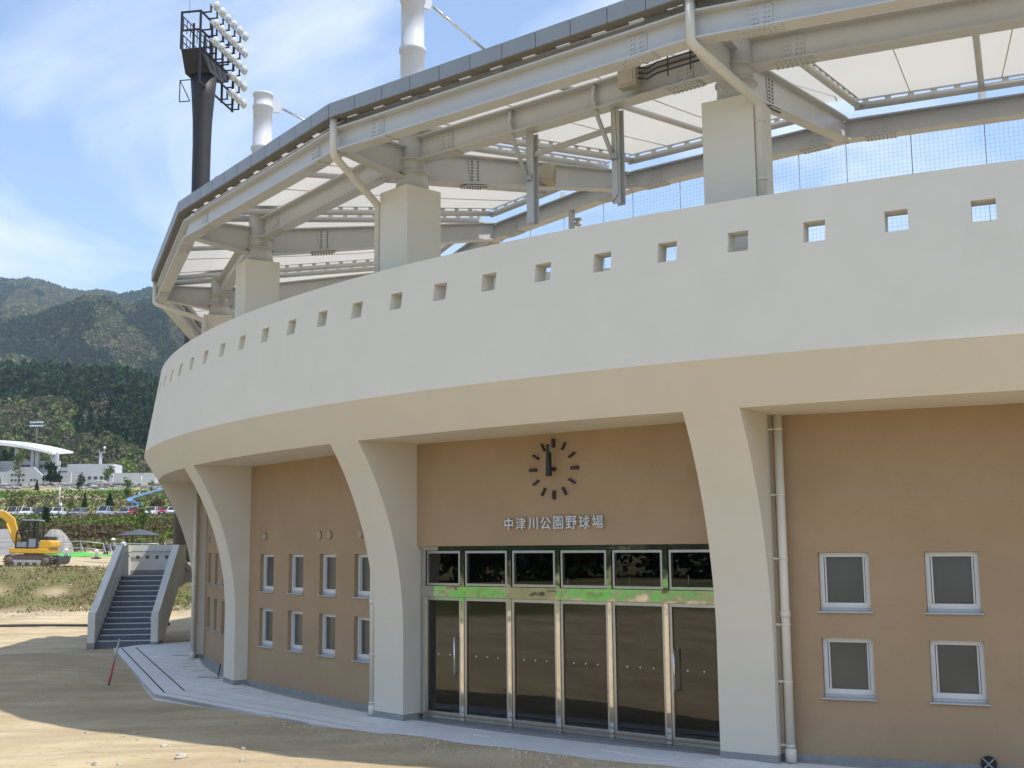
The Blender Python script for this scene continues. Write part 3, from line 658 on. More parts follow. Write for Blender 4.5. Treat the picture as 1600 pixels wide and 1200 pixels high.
# radial frames at each column
for k in range(KR0, KR1 + 1):
    # bracket outside the column
    br = MB(); MR = MK(k, 0)
    for w_, pl in ((.02, [(-28.03, 10.13), (-26.62, 9.90), (-26.62, 10.52), (-28.03, 10.52)]),):
        vs = [Vector((sg * w_ / 2, y, z)) for sg in (-1, 1) for y, z in pl]; br.add([MR @ v for v in vs], [(0, 1, 2, 3), (7, 6, 5, 4), (0, 4, 5, 1), (1, 5, 6, 2), (2, 6, 7, 3), (3, 7, 4, 0)])
    for (y0, z0), (y1, z1) in (((-28.03, 10.115), (-26.62, 9.885)), ((-28.03, 10.535), (-26.62, 10.535))):
        br.bar(MR @ Vector((0, y0, z0)), MR @ Vector((0, y1, z1)), .26, .03)
    br.build('roof_bracket', 'steel_paint', ST)
    rb = MB(); rb.hbeam(P(k, 26.3, 0, 10.235), P(k, 20.15, 0, 11.28), .63, .26, .03, .02, .46); rbo = rb.build('radial_beam', 'steel_paint', ST)
    sp = MB(); c = P(k, 25.2, 0, 0); s0 = 10.42
    zc = lambda R: 10.235 + (26.3 - R) / (26.3 - 20.15) * 1.045
    for sg in (-1, 1): sp.bar(P(k, 25.05, sg * .018, zc(25.05)), P(k, 24.75, sg * .018, zc(24.75)), .016, .46)
    sp.bar(P(k, 25.2, 0, zc(25.2) - .325), P(k, 24.6, 0, zc(24.6) - .322), .24, .018)
    sp.build('splice_plate', 'steel_paint', rbo)
    bo = MB()
    for sg in (-1, 1):
        for R in (24.82, 24.98):
            for i in range(7): z = zc(R) - .19 + i * .063; bo.bar(P(k, R, sg * .024, z), P(k, R, sg * .045, z), .028, .028)
    for R in np.linspace(25.15, 24.65, 8):
        for t in (-.09, .09): bo.bar(P(k, R, t, zc(R) - .355), P(k, R, t, zc(R) - .33), .028, .028, (1, 0, 0))
    tag(bo.build('bolt_heads', 'fascia_under', rbo), kind='stuff')
    # splice plates on the ring beams either side
    for R, zb, hh_ in ((RM, 10.49, .48), (20.0, 11.3, .42), (OR[0], OR[1], OR[2])):
        for sg in (-1, 1):
            kk = k if sg > 0 else k - 1
            if kk < KR0 or kk >= KR1: continue
            f = (1 - .13) if sg < 0 else .13
            A_, B_ = (P(kk + 1, R), P(kk, R)); 
            f = .13 if sg > 0 else .87
            # sg>0: bay left of this pier -> near its right end
            f = .87 if sg > 0 else .13
            q = A_.lerp(B_, f); e = (B_ - A_).normalized(); n_ = Vector((e.y, -e.x, 0)); Z = Vector((0, 0, 1))
            s2 = MB(); s2.bar(q - e * .16 + n_ * .02 + Z * zb, q + e * .16 + n_ * .02 + Z * zb, .014, hh_ - .12)
            s2.bar(q - e * .3 + Z * (zb - hh_ / 2 - .008), q + e * .3 + Z * (zb - hh_ / 2 - .008), .28, .014)
            so = s2.build('splice_plate', 'steel_paint', ST)
            b2 = MB()
            for de in (-.11, -.05, .05, .11):
                for dz in (-.11, -.035, .035, .11): b2.bar(q + e * de + n_ * .026 + Z * (zb + dz), q + e * de + n_ * .045 + Z * (zb + dz), .026, .026)
            for de in np.linspace(-.26, .26, 8):
                for dn in (-.11, -.05, .05, .11): b2.bar(q + e * de + n_ * dn + Z * (zb - hh_ / 2 - .03), q + e * de + n_ * dn + Z * (zb - hh_ / 2 - .012), .026, .026, (1, 0, 0))
            tag(b2.build('bolt_heads', 'steel_paint', so), kind='stuff')
    cv = MB(); cs = []
    for R in np.linspace(28.15, 20.36, 9):
        for t in (-.40, .40): cs.append(P(k, R, t, zm(R) + .03))
    cv.add(cs, [(i * 2, i * 2 + 1, i * 2 + 3, i * 2 + 2) for i in range(8)], True); cv.build('membrane_cover', 'membrane', ST)
    # joint cylinder and mast
    MB().lathe([(.34, ZC), (.30, ZC + .2), (.30, 10.02), (.33, 10.02), (.33, 10.05), (.27, 10.05), (.27, 10.28), (.31, 10.28), (.31, 10.31), (.27, 10.31), (.27, 10.95), (.40, 11.08), (.40, 11.13), (.27, 11.13)], 28, Matrix.Translation(P(k, RM))).build('joint_cylinder', 'steel_paint', ST)
    ms = MB().lathe([(.31, 11.14), (.31, 11.2), (.235, 11.22), (.235, 12.5), (.265, 12.5), (.265, 12.58), (.225, 12.6), (.225, 13.55), (.25, 13.55), (.25, 13.6), (.225, 13.62), (.225, 13.86), (.245, 13.86), (.245, 13.92)], 32, Matrix.Translation(P(k, RM))).build('mast', 'steel_white', ST)
    lg = MB(); lg.prism([(.2, 13.50), (.42, 13.52), (.46, 13.66), (.40, 13.82), (.2, 13.86)], -.05, .05, MK(k, RM) @ Matrix.Rotation(R_(90), 4, 'Z')); lg.build('stay_lug', 'steel_white', ms)
    A_, B_ = P(k, RM - .42, 0, 13.66), P(k, 20.6, 0, 11.75); e = (B_ - A_).normalized()
    MB().tube([A_, A_ + e * 1.6], .028, 8).build('turnbuckle', 'stainless', ms); MB().tube([A_ + e * 1.6, B_], .013, 6).build('stay_cable', 'rail_metal', ms)
    for f in (.0, .35, .75, 1.15, 1.58): MB().bar(A_ + e * f, A_ + e * (f + .1), .075, .05).build('turnbuckle_nut', 'stainless', ms)

# hanger posts with braces between piers 0 and 1
hp = []
for kf in (.331, .593):
    q = P(0, RM).lerp(P(1, RM), kf); e = (P(0, RM) - P(1, RM)).normalized(); iw = Vector((-e.y, e.x, 0)); Z = Vector((0, 0, 1)); q = q + iw * .12
    MB().hbeam(q + Z * 10.25 - Z * 0, q + Z * 8.6, .16, .16) if False else None
    m = MB()
    for dn in (-.075, .075): m.bar(q + iw * dn + Z * 10.24, q + iw * dn + Z * 8.6, .15, .016, iw)
    m.bar(q + Z * 10.24, q + Z * 8.6, .016, .134, iw)
    m.build('hanger_post', 'steel_paint', ST)
    MB().tube([q - e * .32 - iw * .2 + Z * 10.72, q - e * .34 - iw * .22 + Z * 10.45, q - e * .26 - iw * .2 + Z * 10.12, q - e * .04 - iw * .12 + Z * 9.42], .04, 8).build('hanger_brace', 'steel_paint', ST)
    MB().bar(q - e * .06 - iw * .1 + Z * 9.40, q + e * .06 - iw * .1 + Z * 9.40, .12, .1).build('brace_clamp', 'rail_metal', ST)
    hp.append(q + Z * 9.86)
MB().bar(hp[0] + Vector((0, 0, .08)), hp[1] + Vector((0, 0, -.02)), .08, .08).build('hanger_rail', 'steel_paint', ST)
q = hp[0] - Vector((0, 0, 9.86))
MB().tube([q + Z * 10.35 - e * .2 - iw * .12, q + Z * 10.42 - e * .02 - iw * .1, q + Z * 10.2 - iw * .1, q + Z * 9.7 + e * .02 - iw * .1, q + Z * 8.75 + e * .04 - iw * .1, q + Z * 8.64 - e * .08 - iw * .1], .014, 6).build('conduit', 'pipe_paint', ST)
ip = P(1.4, 19.9); MB().bar(ip + Z * 11.08, ip + Z * 6.2, .15, .15, (1, 0, 0)).build('inner_post', 'steel_paint', ST)

# rain pipes: gutter drop, diagonal to the column, down behind the parapet; ground-floor drops
def upper_pipe(k, side):
    t = side * (WC / 2 + .09)
    m = MB(); m.tube([P(k, 28.33, 0, FZ0 + .03), P(k, 28.33, 0, 10.06), P(k, 28.25, side * .04, 9.99), P(k, 26.98, t, 9.50), P(k, 26.93, t, 9.42), P(k, 26.93, t, 6.16)], .072, 12)
    o = m.build('rain_pipe', 'pipe_paint', ST)
    for z in (9.2, 8.3, 7.2): MB().lathe([(.082, z), (.082, z + .035)], 12, Matrix.Translation(P(k, 26.93, t))).build('pipe_collar', 'pipe_paint', o)
for k, s_ in ((-1, -1), (0, 1), (1, -1), (3, 1)): upper_pipe(k, s_)
def lower_pipe(k, side, R, off):
    t = side * (PW / 2 + off)
    o = MB().tube([P(k, R, t, ZS + .01), P(k, R, t, .1)], .062, 14).build('downpipe', 'pipe_paint', ST)
    MB().lathe([(.078, 0), (.078, .16), (.062, .18)], 14, Matrix.Translation(P(k, R, t, 0))).build('pipe_shoe', 'pipe_paint', o)
    MB().lathe([(.072, 1.96), (.072, 2.06)], 14, Matrix.Translation(P(k, R, t, 0))).build('pipe_joint', 'pipe_paint', o)
    for z in (.22, 1.08, 1.86, 2.78, 3.68, 4.62):
        b = MB(); b.bar(P(k, R, t - side * .07, z), P(k, R, side * PW / 2 - side * .0, z), .02, .03); b.lathe([(.069, z - .014), (.069, z + .014)], 14, Matrix.Translation(P(k, R, t))); b.build('pipe_bracket', 'pipe_paint', o)
lower_pipe(0, 1, 26.86, .14); lower_pipe(1, -1, 26.98, .085); lower_pipe(3, 1, 27.0, .10); lower_pipe(-2, 1, 26.86, .14)

# ------------------------------------------------------------------ things fixed to the stand
def attach_clock():
    C = MBAY(0) @ Matrix.Translation((3.09, 0, 4.235))
    t = thing('wall_clock', 'black wall clock without a dial reading noon above the sign letters', 'clock', M=C)
    for i in range(12):
        big = i % 3 == 0; w_, l_ = (.05, .145) if big else (.032, .14); r0 = .425
        M = C @ Matrix.Rotation(R_(30 * i), 4, 'Y')
        MB().box(-w_ / 2, w_ / 2, -.05, -.004, r0 - l_ / 2, r0 + l_ / 2).build('hour_mark', 'black_metal', t, M, bevel=.006)
    MB().lathe([(.035, 0), (.035, .12), (.025, .13), (.025, .2)], 18, Matrix.Rotation(R_(90), 4, 'X')).build('hub', 'black_metal', t, C)
    MB().prism([(-.045, -.12), (.045, -.12), (.034, .27), (-.034, .27)], -.15, -.13, Matrix.Rotation(R_(.5), 4, 'Y')).build('hour_hand', 'black_metal', t, C)
    MB().prism([(-.042, -.125), (.042, -.125), (.026, .40), (-.026, .40)], -.19, -.17, Matrix.Rotation(R_(.3), 4, 'Y')).build('minute_hand', 'black_metal', t, C)
attach_clock()
def attach_sign():
    C = MBAY(0); s = thing('lettering_sign', 'silver raised Japanese letters on the brown wall above the entrance', 'sign', M=C @ Matrix.Translation((3.08, 0, 3.25)))
    for i, ch in enumerate('中津川公園野球場'):
        cu = bpy.data.curves.new('letter', 'FONT'); cu.body = ch; cu.size = .25; cu.align_x = 'CENTER'; cu.align_y = 'BOTTOM_BASELINE'; cu.extrude = .012; cu.offset = .0022 if i in (0, 2, 3) else .0008; cu.resolution_u = 3
        o = bpy.data.objects.new('letter', cu); COL.objects.link(o); bpy.context.view_layer.update()
        me = bpy.data.meshes.new_from_object(o.evaluated_get(bpy.context.evaluated_depsgraph_get())); bpy.data.objects.remove(o); bpy.data.curves.remove(cu)
        V = np.empty(len(me.vertices) * 3, dtype=np.float32); me.vertices.foreach_get('co', V); V = V.reshape(-1, 3)
        if len(V):
            V[:, 0] -= (V[:, 0].min() + V[:, 0].max()) / 2; V[:, 1] -= V[:, 1].min()
            sc = .205 / max(V[:, 1].max(), .01); V[:, 1] *= sc; V[:, 0] *= sc * .98; me.vertices.foreach_set('co', V.ravel())
        me.materials.clear(); me.materials.append(MATS['sign_metal']); me.update()
        u = 2.155 + i * .258
        inst('letter', me, s, C @ Matrix.Translation((u, -.04, 3.253)) @ Matrix.Rotation(R_(90), 4, 'X'))
attach_sign()
def attach_boxes():
    M = MCH(0, RM - .0); L = LCH(RM)
    jb = MB(); jb.box(L * .715, L * .765, -.34, -.16, 10.38, 10.92); o = jb.build('junction_box', 'speaker_beige', None, M, bevel=.008)
    tag(o, 'beige electrical junction box on the roof ring beam near the right column', 'box')
    c = MB().box(L * .722, L * .758, -.352, -.342, 10.42, 10.88).build('box_lid', 'speaker_beige', o, M, bevel=.004)
    for i in range(4):
        z = 10.50 + i * .09
        t = MB().tube([M @ Vector((L * .766, -.25, z)), M @ Vector((L * .79, -.24, z - .05)), M @ Vector((L * .81, -.2, z + .02)), M @ Vector((L * .93, -.19, z + .03))], .016, 6)
        t.build('conduit', 'cable', o)
    for f in (.84, .9): MB().bar(M @ Vector((L * f, -.185, 10.42)), M @ Vector((L * f, -.185, 10.86)), .02, .02, (1, 0, 0)).build('conduit_bracket', 'cable', o)
    # loudspeaker on the radial beam of pier 1
    C = MK(1, 23.1, .34, 10.70) @ Matrix.Rotation(R_(40), 4, 'Z') @ Matrix.Rotation(R_(8), 4, 'Y')
    s = thing('loudspeaker', 'beige box loudspeaker hung from a grey roof beam', 'loudspeaker', M=C)
    MB().box(-.14, .14, -.27, .27, -.15, .15).build('cabinet', 'speaker_beige', s, C, bevel=.012)
    MB().box(.142, .150, -.25, .25, -.135, .135).build('grille', 'grille', s, C)
    MB().bar((0, 0, .15), (-.05, 0, .38), .05, .02).build('mount_bracket', 'rail_metal', s, C)
    # little camera on the inner post
    c2 = P(1.385, 19.75, 0, 10.72); k = thing('security_camera', 'small pale camera on the thin post behind the parapet', 'camera', c2)
    MB().lathe([(.05, 0), (.08, .04), (.08, .10), (.05, .16), (.1, .17), (.1, .2)], 14).build('camera_body', 'white_alu', k, WM[k.name]); MB().bar((0, 0, .05), (-.12, 0, .05), .04, .04).build('arm', 'rail_metal', k, WM[k.name])
    # round black drain cap on the skirting of the right-hand bay
    D_ = MBAY(-1) @ Matrix.Translation((2.655, -.012, .11)) @ Matrix.Rotation(R_(90), 4, 'X')
    d = thing('drain_cap', 'round black drain cap at the foot of the right brown wall', 'drain cap', M=D_)
    MB().lathe([(.10, 0), (.10, .04), (.085, .05), (.085, .03)], 24).build('rim', 'black_metal', d, D_)
    x = MB(); x.bar((-.07, -.07, .045), (.07, .07, .045), .014, .02); x.bar((-.07, .07, .045), (.07, -.07, .045), .014, .02); x.build('cross', 'rail_metal', d, D_)
attach_boxes()
def backstop_net():
    n = thing('backstop_net', 'thin dark backstop netting under the inner roof beam against the sky', 'net', P(0, 19.9))
    m = MB()
    for k in range(-2, 3):
        A_, B_ = P(k + 1, 19.88), P(k, 19.88); L = (B_ - A_).length; e = (B_ - A_) / L
        z0, z1 = 8.3, 11.08; nv = int(L / .085)
        for i in range(nv):
            q = A_ + e * (i * L / nv); m.add([q + e * s_ + Vector((0, 0, z)) for s_, z in ((-.0015, z0), (.0015, z0), (.0015, z1), (-.0015, z1))], [(0, 1, 2, 3)])
        for i in range(int((z1 - z0) / .085)):
            z = z0 + i * .085; m.add([A_ + Vector((0, 0, z - .0015)), B_ + Vector((0, 0, z - .0015)), B_ + Vector((0, 0, z + .0015)), A_ + Vector((0, 0, z + .0015))], [(0, 1, 2, 3)])
        for f in (.235, .5, .79, .99):
            q = A_.lerp(B_, f); MB().tube([q + Vector((0, 0, 6.2)), q + Vector((0, 0, 11.08))], .008, 6).build('net_cable', 'net_cord', n)
    tag(m.build('netting', 'net_cord', n), kind='stuff')
backstop_net()

# ------------------------------------------------------------------ pavement
def make_pavement():
    inner = [P(k, 26.8) for k in np.arange(3.9, -2.1, -.1)]
    poly = [(-11.9, 37.6)] + EDGE + [(v.x, v.y) for v in reversed(inner)]
    m = MB(); n = len(poly); vs = [(x, y, -.016) for x, y in poly] + [(x, y, -.3) for x, y in poly]
    m.add(vs, [tuple(range(n))] + [(i, i + n, (i + 1) % n + n, (i + 1) % n) for i in range(n)])
    pv = tag(m.build('pavement', 'paving', None), kind='structure')
    # kerb stones along the outer edge, two bands with drain slots between
    E_ = [Vector((x, y, 0)) for x, y in EDGE]
    def offs(d_):
        out = []
        for i, q in enumerate(E_):
            a = (E_[i] - E_[i - 1]).normalized() if i else (E_[1] - E_[0]).normalized(); b = (E_[i + 1] - E_[i]).normalized() if i < len(E_) - 1 else a
            na = Vector((-a.y, a.x, 0)); nb = Vector((-b.y, b.x, 0)); nn = (na + nb).normalized(); out.append(q + nn * (d_ / max(.3, nn.dot(na))))
        return out
    for d0, d1, ln in ((.0, .20, 1.2), (.245, .62, .9)):
        o0, o1 = offs(d0), offs(d1)
        for i in range(len(E_) - 1):
            L = (o0[i + 1] - o0[i]).length; nn = max(1, round(L / ln)); g = .004 / L
            for j in range(nn):
                a, b = j / nn + g, (j + 1) / nn - g
                q = [o0[i].lerp(o0[i + 1], a), o0[i].lerp(o0[i + 1], b), o1[i].lerp(o1[i + 1], b), o1[i].lerp(o1[i + 1], a)]
                vv = [v + Vector((0, 0, 0)) for v in q] + [v + Vector((0, 0, -.09 if d0 == 0 else -.015)) for v in q]
                s_ = MB(); s_.add(vv, [(0, 1, 2, 3), (7, 6, 5, 4), (0, 4, 5, 1), (1, 5, 6, 2), (2, 6, 7, 3), (3, 7, 4, 0)]); s_.build('kerb_stone', 'paving', pv)
    for d0, d1 in ((.2, .245), (.62, .665)):
        o0, o1 = offs(d0), offs(d1)
        for i in range(2):
            q = [o0[i], o0[i + 1], o1[i + 1], o1[i]]; MB().add([v + Vector((0, 0, z)) for z in (-.008, -.0155) for v in q], [(0, 1, 2, 3), (7, 6, 5, 4), (0, 4, 5, 1), (1, 5, 6, 2), (2, 6, 7, 3), (3, 7, 4, 0)]).build('drain_slot', 'rubber', pv)
    # square tiles, laid along each bay
    from mathutils.geometry import intersect_point_line
    o2 = offs(.675); T = .40
    inn = [(v.x, v.y) for v in o2] + [(v.x, v.y) for v in [P(k, 26.84) for k in np.arange(-1.2, 3.6, .1)]] + [(-11.7, 37.4)]
    def inside(x, y, pl):
        c = False; n_ = len(pl); j = n_ - 1
        for i in range(n_):
            if (pl[i][1] > y) != (pl[j][1] > y) and x < (pl[j][0] - pl[i][0]) * (y - pl[i][1]) / (pl[j][1] - pl[i][1] + 1e-12) + pl[i][0]: c = not c
            j = i
        return c
    me = MB().box(-T / 2 + .004, T / 2 - .004, -T / 2 + .004, T / 2 - .004, -.015, -.001).mesh('paving_tile', 'paving')
    e = Vector((EDGE[2][0] - EDGE[1][0], EDGE[2][1] - EDGE[1][1], 0)).normalized(); nn = Vector((-e.y, e.x, 0)); o = o2[1]; cnt = 0
    for i in range(-50, 50):
        for j in range(-18, 38):
            q = o + e * ((i + .5) * T) + nn * ((j + .5) * T)
            if math.hypot(q.x - CX, q.y - CY) < 26.9: continue
            ok = [inside(q.x + dx_ * T * .5, q.y + dy_ * T * .5, inn) for dx_ in (-1, 1) for dy_ in (-1, 1)]
            if all(ok):
                cnt += 1; inst('paving_tile', me, pv, frame(e, nn, q + Vector((0, 0, random.uniform(-.001, .001)))))
    print('tiles', cnt)
make_pavement()

# ------------------------------------------------------------------ outside stair
def make_stair():
    A, B = Vector((-13.25, 37.9, 0)), Vector((-11.93, 38.95, 0))
    M = Matrix.Translation((-12.42, 37.75, -.05)) @ Matrix.Rotation(R_(7), 4, 'Z')      # x right, y up the flight, z up
    s = thing('outdoor_stair', 'grey concrete stair with dark treads and solid side walls left of the stand', 'stair', M=M)
    W2, n, rise, run = .86, 13, .163, .29
    for i in range(n):
        MB().box(-W2, W2, i * run, (i + 1) * run + (1.3 if i == n - 1 else .05), (i - 1.2) * rise if i else -.1, (i + 1) * rise).build('step', 'stair_tread', s, M)
        MB().box(-W2 + .08, W2 - .01, i * run - .012, i * run + .035, (i + 1) * rise - .02, (i + 1) * rise + .006).build('nosing', 'white_alu', s, M)
    top = n * rise; yt = n * run
    for sg in (-1, 1):
        x0, x1 = (W2, W2 + .22) if sg > 0 else (-W2 - .22, -W2)
        pl = [(-.18, .0), (-.18, 1.06), (.02, 1.08), (yt * .93 + .1, top + 1.06), (yt + 1.35, top + 1.06), (yt + 1.35, top - .35), (yt - .1, top - .45), (.75, .0)]
        m = MB(); m.add([(x, y, z) for x in (x0, x1) for y, z in pl], [tuple(range(8)), tuple(reversed(range(8, 16)))] + [(i, i + 8, (i + 1) % 8 + 8, (i + 1) % 8) for i in range(8)])
        m.build('side_wall', 'stair_concrete', s, M)
        MB().box(x0 - .006, x1 + .006, -.19, .77, -.1, .12).build('wall_base', 'skirting_grey', s, M)
        xr = x0 - .06 if sg > 0 else x1 + .06
        MB().tube([(xr, .0, .80), (xr, .12, .82), (xr, yt * .93, top + .80), (xr, yt + 1.1, top + .80)], .02, 8).build('handrail', 'rail_metal', s, M)
    yb = yt + 1.35
    m = MB(); pl = [(-W2 - .22, top - .3), (-W2 - .22, top + 1.06), (.55, top + 1.06), (1.55, top - .3)]
    # landing wall with four square openings
    holes = [(-.62 + i * .34, top + .62) for i in range(4)]; hs = .06
    xs = sorted({-W2 - .22, .55, *[h[0] - hs for h in holes], *[h[0] + hs for h in holes]}); zs = [top - .3, top + .62 - hs, top + .62 + hs, top + 1.06]
    for i in range(len(xs) - 1):
        for j in range(3):
            if j == 1 and any(abs((xs[i] + xs[i + 1]) / 2 - h[0]) < .02 for h in holes): continue
            m.box(xs[i], xs[i + 1], yb, yb + .2, zs[j], zs[j + 1])
    m.prism([(.55, top - .3), (.55, top + 1.06), (1.75, top - .3)], yb, yb + .2)
    m.build('landing_wall', 'stair_concrete', s, M)
    MB().box(-W2, .5, yb + .1, yb + .16, top + .5, top + .74).build('recess_back', 'skirting_grey', s, M)
    MB().tube([(-W2 + .02, yb - .07, top + .84), (.52, yb - .07, top + .84), (1.25, yb - .07, top + .05)], .02, 8).build('handrail', 'rail_metal', s, M)
    MB().box(-.85, .5, yb - .012, yb - .002, top + .001, top + .16).build('wall_base', 'skirting_grey', s, M)
make_stair()

# ------------------------------------------------------------------ small things on the ground in front
def leaning_stake():
    b = Vector((-9.36, 27.45, gz(-9.36, 27.45) - .1)); tip = at(187, 998, 27.75); d = tip - b
    s = thing('survey_stake', 'leaning survey stake painted red below and pale above beside the pavement', 'stake', b)
    MB().tube([b, b + d * .52], .026, 10).build('lower_section', 'red_paint', s); MB().tube([b + d * .521, tip], .025, 10).build('upper_section', 'rail_metal', s)
leaning_stake()
def ground_cover(x, y, ln, label):
    o = thing('metal_plate', label, 'metal plate', (x, y, 0)); a = Vector((x, y, .012))
    MB().box(-ln / 2, ln / 2, -.05, .05, 0.002, .012).build('plate', 'rail_metal', o, Matrix.Translation((x, y, 0)) @ Matrix.Rotation(R_(-20), 4, 'Z'))
    MB().bar((ln * .35, 0, .01), (ln * .42, .05, .30), .02, .02).build('bracket', 'black_metal', o, Matrix.Translation((x, y, 0)))
ground_cover(-9.35, 33.6, .75, 'small dark metal plate with upright bracket on the pavement by the far downpipe')
ground_cover(-7.15, 27.9, .6, 'small dark metal plate with bracket on the pavement at the foot of a pier')
def dark_strip():
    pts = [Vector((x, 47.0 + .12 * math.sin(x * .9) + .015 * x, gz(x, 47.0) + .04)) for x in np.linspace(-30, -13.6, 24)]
    tag(MB().tube(pts, .055, 6).build('strip', 'cable', None), 'long dark strip lying across the sunlit dirt track', 'strip')  # thin dark tube along the ground, no particular object meant
dark_strip()
STONES = []
for px_, py_, w_ in ((258, 1170, 14), (210, 1147, 11), (215, 1158, 7), (275, 1156, 7), (283, 1190, 19), (150, 1195, 16), (187, 1196, 10), (380, 1177, 9), (378, 1197, 11), (135, 1143, 7), (365, 1134, 9), (192, 1151, 8)):
    d_ = fw + rt * ((px_ - 800) / FPX) - up * ((py_ - 600) / FPX); q_ = Vector((0, 0, CAM_H)) + d_ * ((-.1 - CAM_H) / d_.z); STONES.append(((q_.x, q_.y), w_ * q_.y / FPX * .55))
def rock(r, seed):
    g = random.Random(seed); m = MB(); n = 7
    rings = [(0.0, -.5), (.75, -.35), (1., .0), (.8, .38), (.35, .55)]; vs = []
    for q, (rr, z) in enumerate(rings):
        for j in range(n):
            a = 2 * math.pi * (j + .5 * (q % 2)) / n; w_ = g.uniform(.75, 1.2); vs.append((math.cos(a) * rr * r * w_, math.sin(a) * rr * r * w_ * .75, z * r * g.uniform(.8, 1.15)))
    fs = [(i * n + j, i * n + (j + 1) % n, (i + 1) * n + (j + 1) % n, (i + 1) * n + j) for i in range(len(rings) - 1) for j in range(n)] + [tuple(4 * n + j for j in range(n))]
    return m.add(vs, fs, False)
for i, ((x, y), r) in enumerate(STONES):
    o = rock(r, i).build('stone', 'stone', None, Matrix.Translation((x, y, gz(x, y) + r * .12)) @ Matrix.Rotation(i * 1.7, 4, 'Z'))
    tag(o, 'pale stone lying on the sunlit dirt in the foreground', 'stone', 'stones on the foreground dirt')
def gravel():
    X, Y, Rr = [], [], []
    def drop(x, y, r): X.append(x); Y.append(y); Rr.append(r)
    for _ in range(1500):
        y = random.uniform(8, 30); x = random.uniform(-y * .46, min(1.5, y * .1)); drop(x, y, random.uniform(.008, .028))
    for _ in range(260): drop(random.uniform(-29, -14), random.uniform(50.5, 54), random.choice((.03, .04, .06, .12)) * random.uniform(.7, 1.2))
    for _ in range(140): drop(random.uniform(-31, -17), random.uniform(54.5, 64), random.uniform(.03, .09))
    for _ in range(300): q = P(random.uniform(-.4, 1.2), random.uniform(28.3, 28.9)); drop(q.x, q.y, random.uniform(.01, .05))
    X, Y, Rr = map(np.array, (X, Y, Rr)); Z = ground_z(X, Y); n = len(X); k = 5
    a = np.arange(k)[None] * 2 * math.pi / k + rng.uniform(0, 6, (n, 1)); j = rng.uniform(.7, 1.2, (n, k)) * Rr[:, None]
    V = np.stack([np.concatenate([X[:, None] + np.cos(a) * j, X[:, None] + Rr[:, None] * .1], 1), np.concatenate([Y[:, None] + np.sin(a) * j, Y[:, None]], 1), np.concatenate([np.repeat(Z[:, None] - .01, k, 1), Z[:, None] + Rr[:, None] * .7], 1)], -1).reshape(-1, 3)
    F = (np.arange(n)[:, None, None] * (k + 1) + np.array([(q, (q + 1) % k, k) for q in range(k)])[None]).reshape(-1, 3)
    tag(inst('gravel', np_mesh('gravel', V, F, 'pebble'), None, I4), 'scattered pale gravel and pebbles on the dirt', 'gravel', kind='stuff')
gravel()
def bank_grass():
    n = 15000; x = rng.uniform(-33, -11, n); y = rng.uniform(52.6, 62.5, n)
    d = fbm(x * .16, y * .16, 41) * .55 + fbm(x * .6, y * .6, 47, 3) * .45; keep = d > rng.uniform(.36, .66, n); x, y, d = x[keep], y[keep], d[keep]
    z = ground_z(x, y); n = len(x); a = rng.uniform(0, math.pi, n); h = rng.uniform(.04, .15, n); w_ = rng.uniform(.015, .05, n); lx = rng.normal(0, .07, n)
    V = np.stack([np.stack([x - np.cos(a) * w_, y - np.sin(a) * w_, z - .01], 1), np.stack([x + np.cos(a) * w_, y + np.sin(a) * w_, z - .01], 1), np.stack([x + lx, y + lx, z + h], 1)], 1).reshape(-1, 3)
    t = np.clip(fbm(x * .3 + 9, y * .3, 77) * 2.6 - .95 + rng.normal(0, .15, n), 0, 1)
    tag(inst('grass', np_mesh('grass', V, np.arange(3 * n).reshape(n, 3), 'grass_blade', t), None, I4), 'sparse grass and weeds on the dirt bank', 'grass', kind='stuff')
bank_grass()

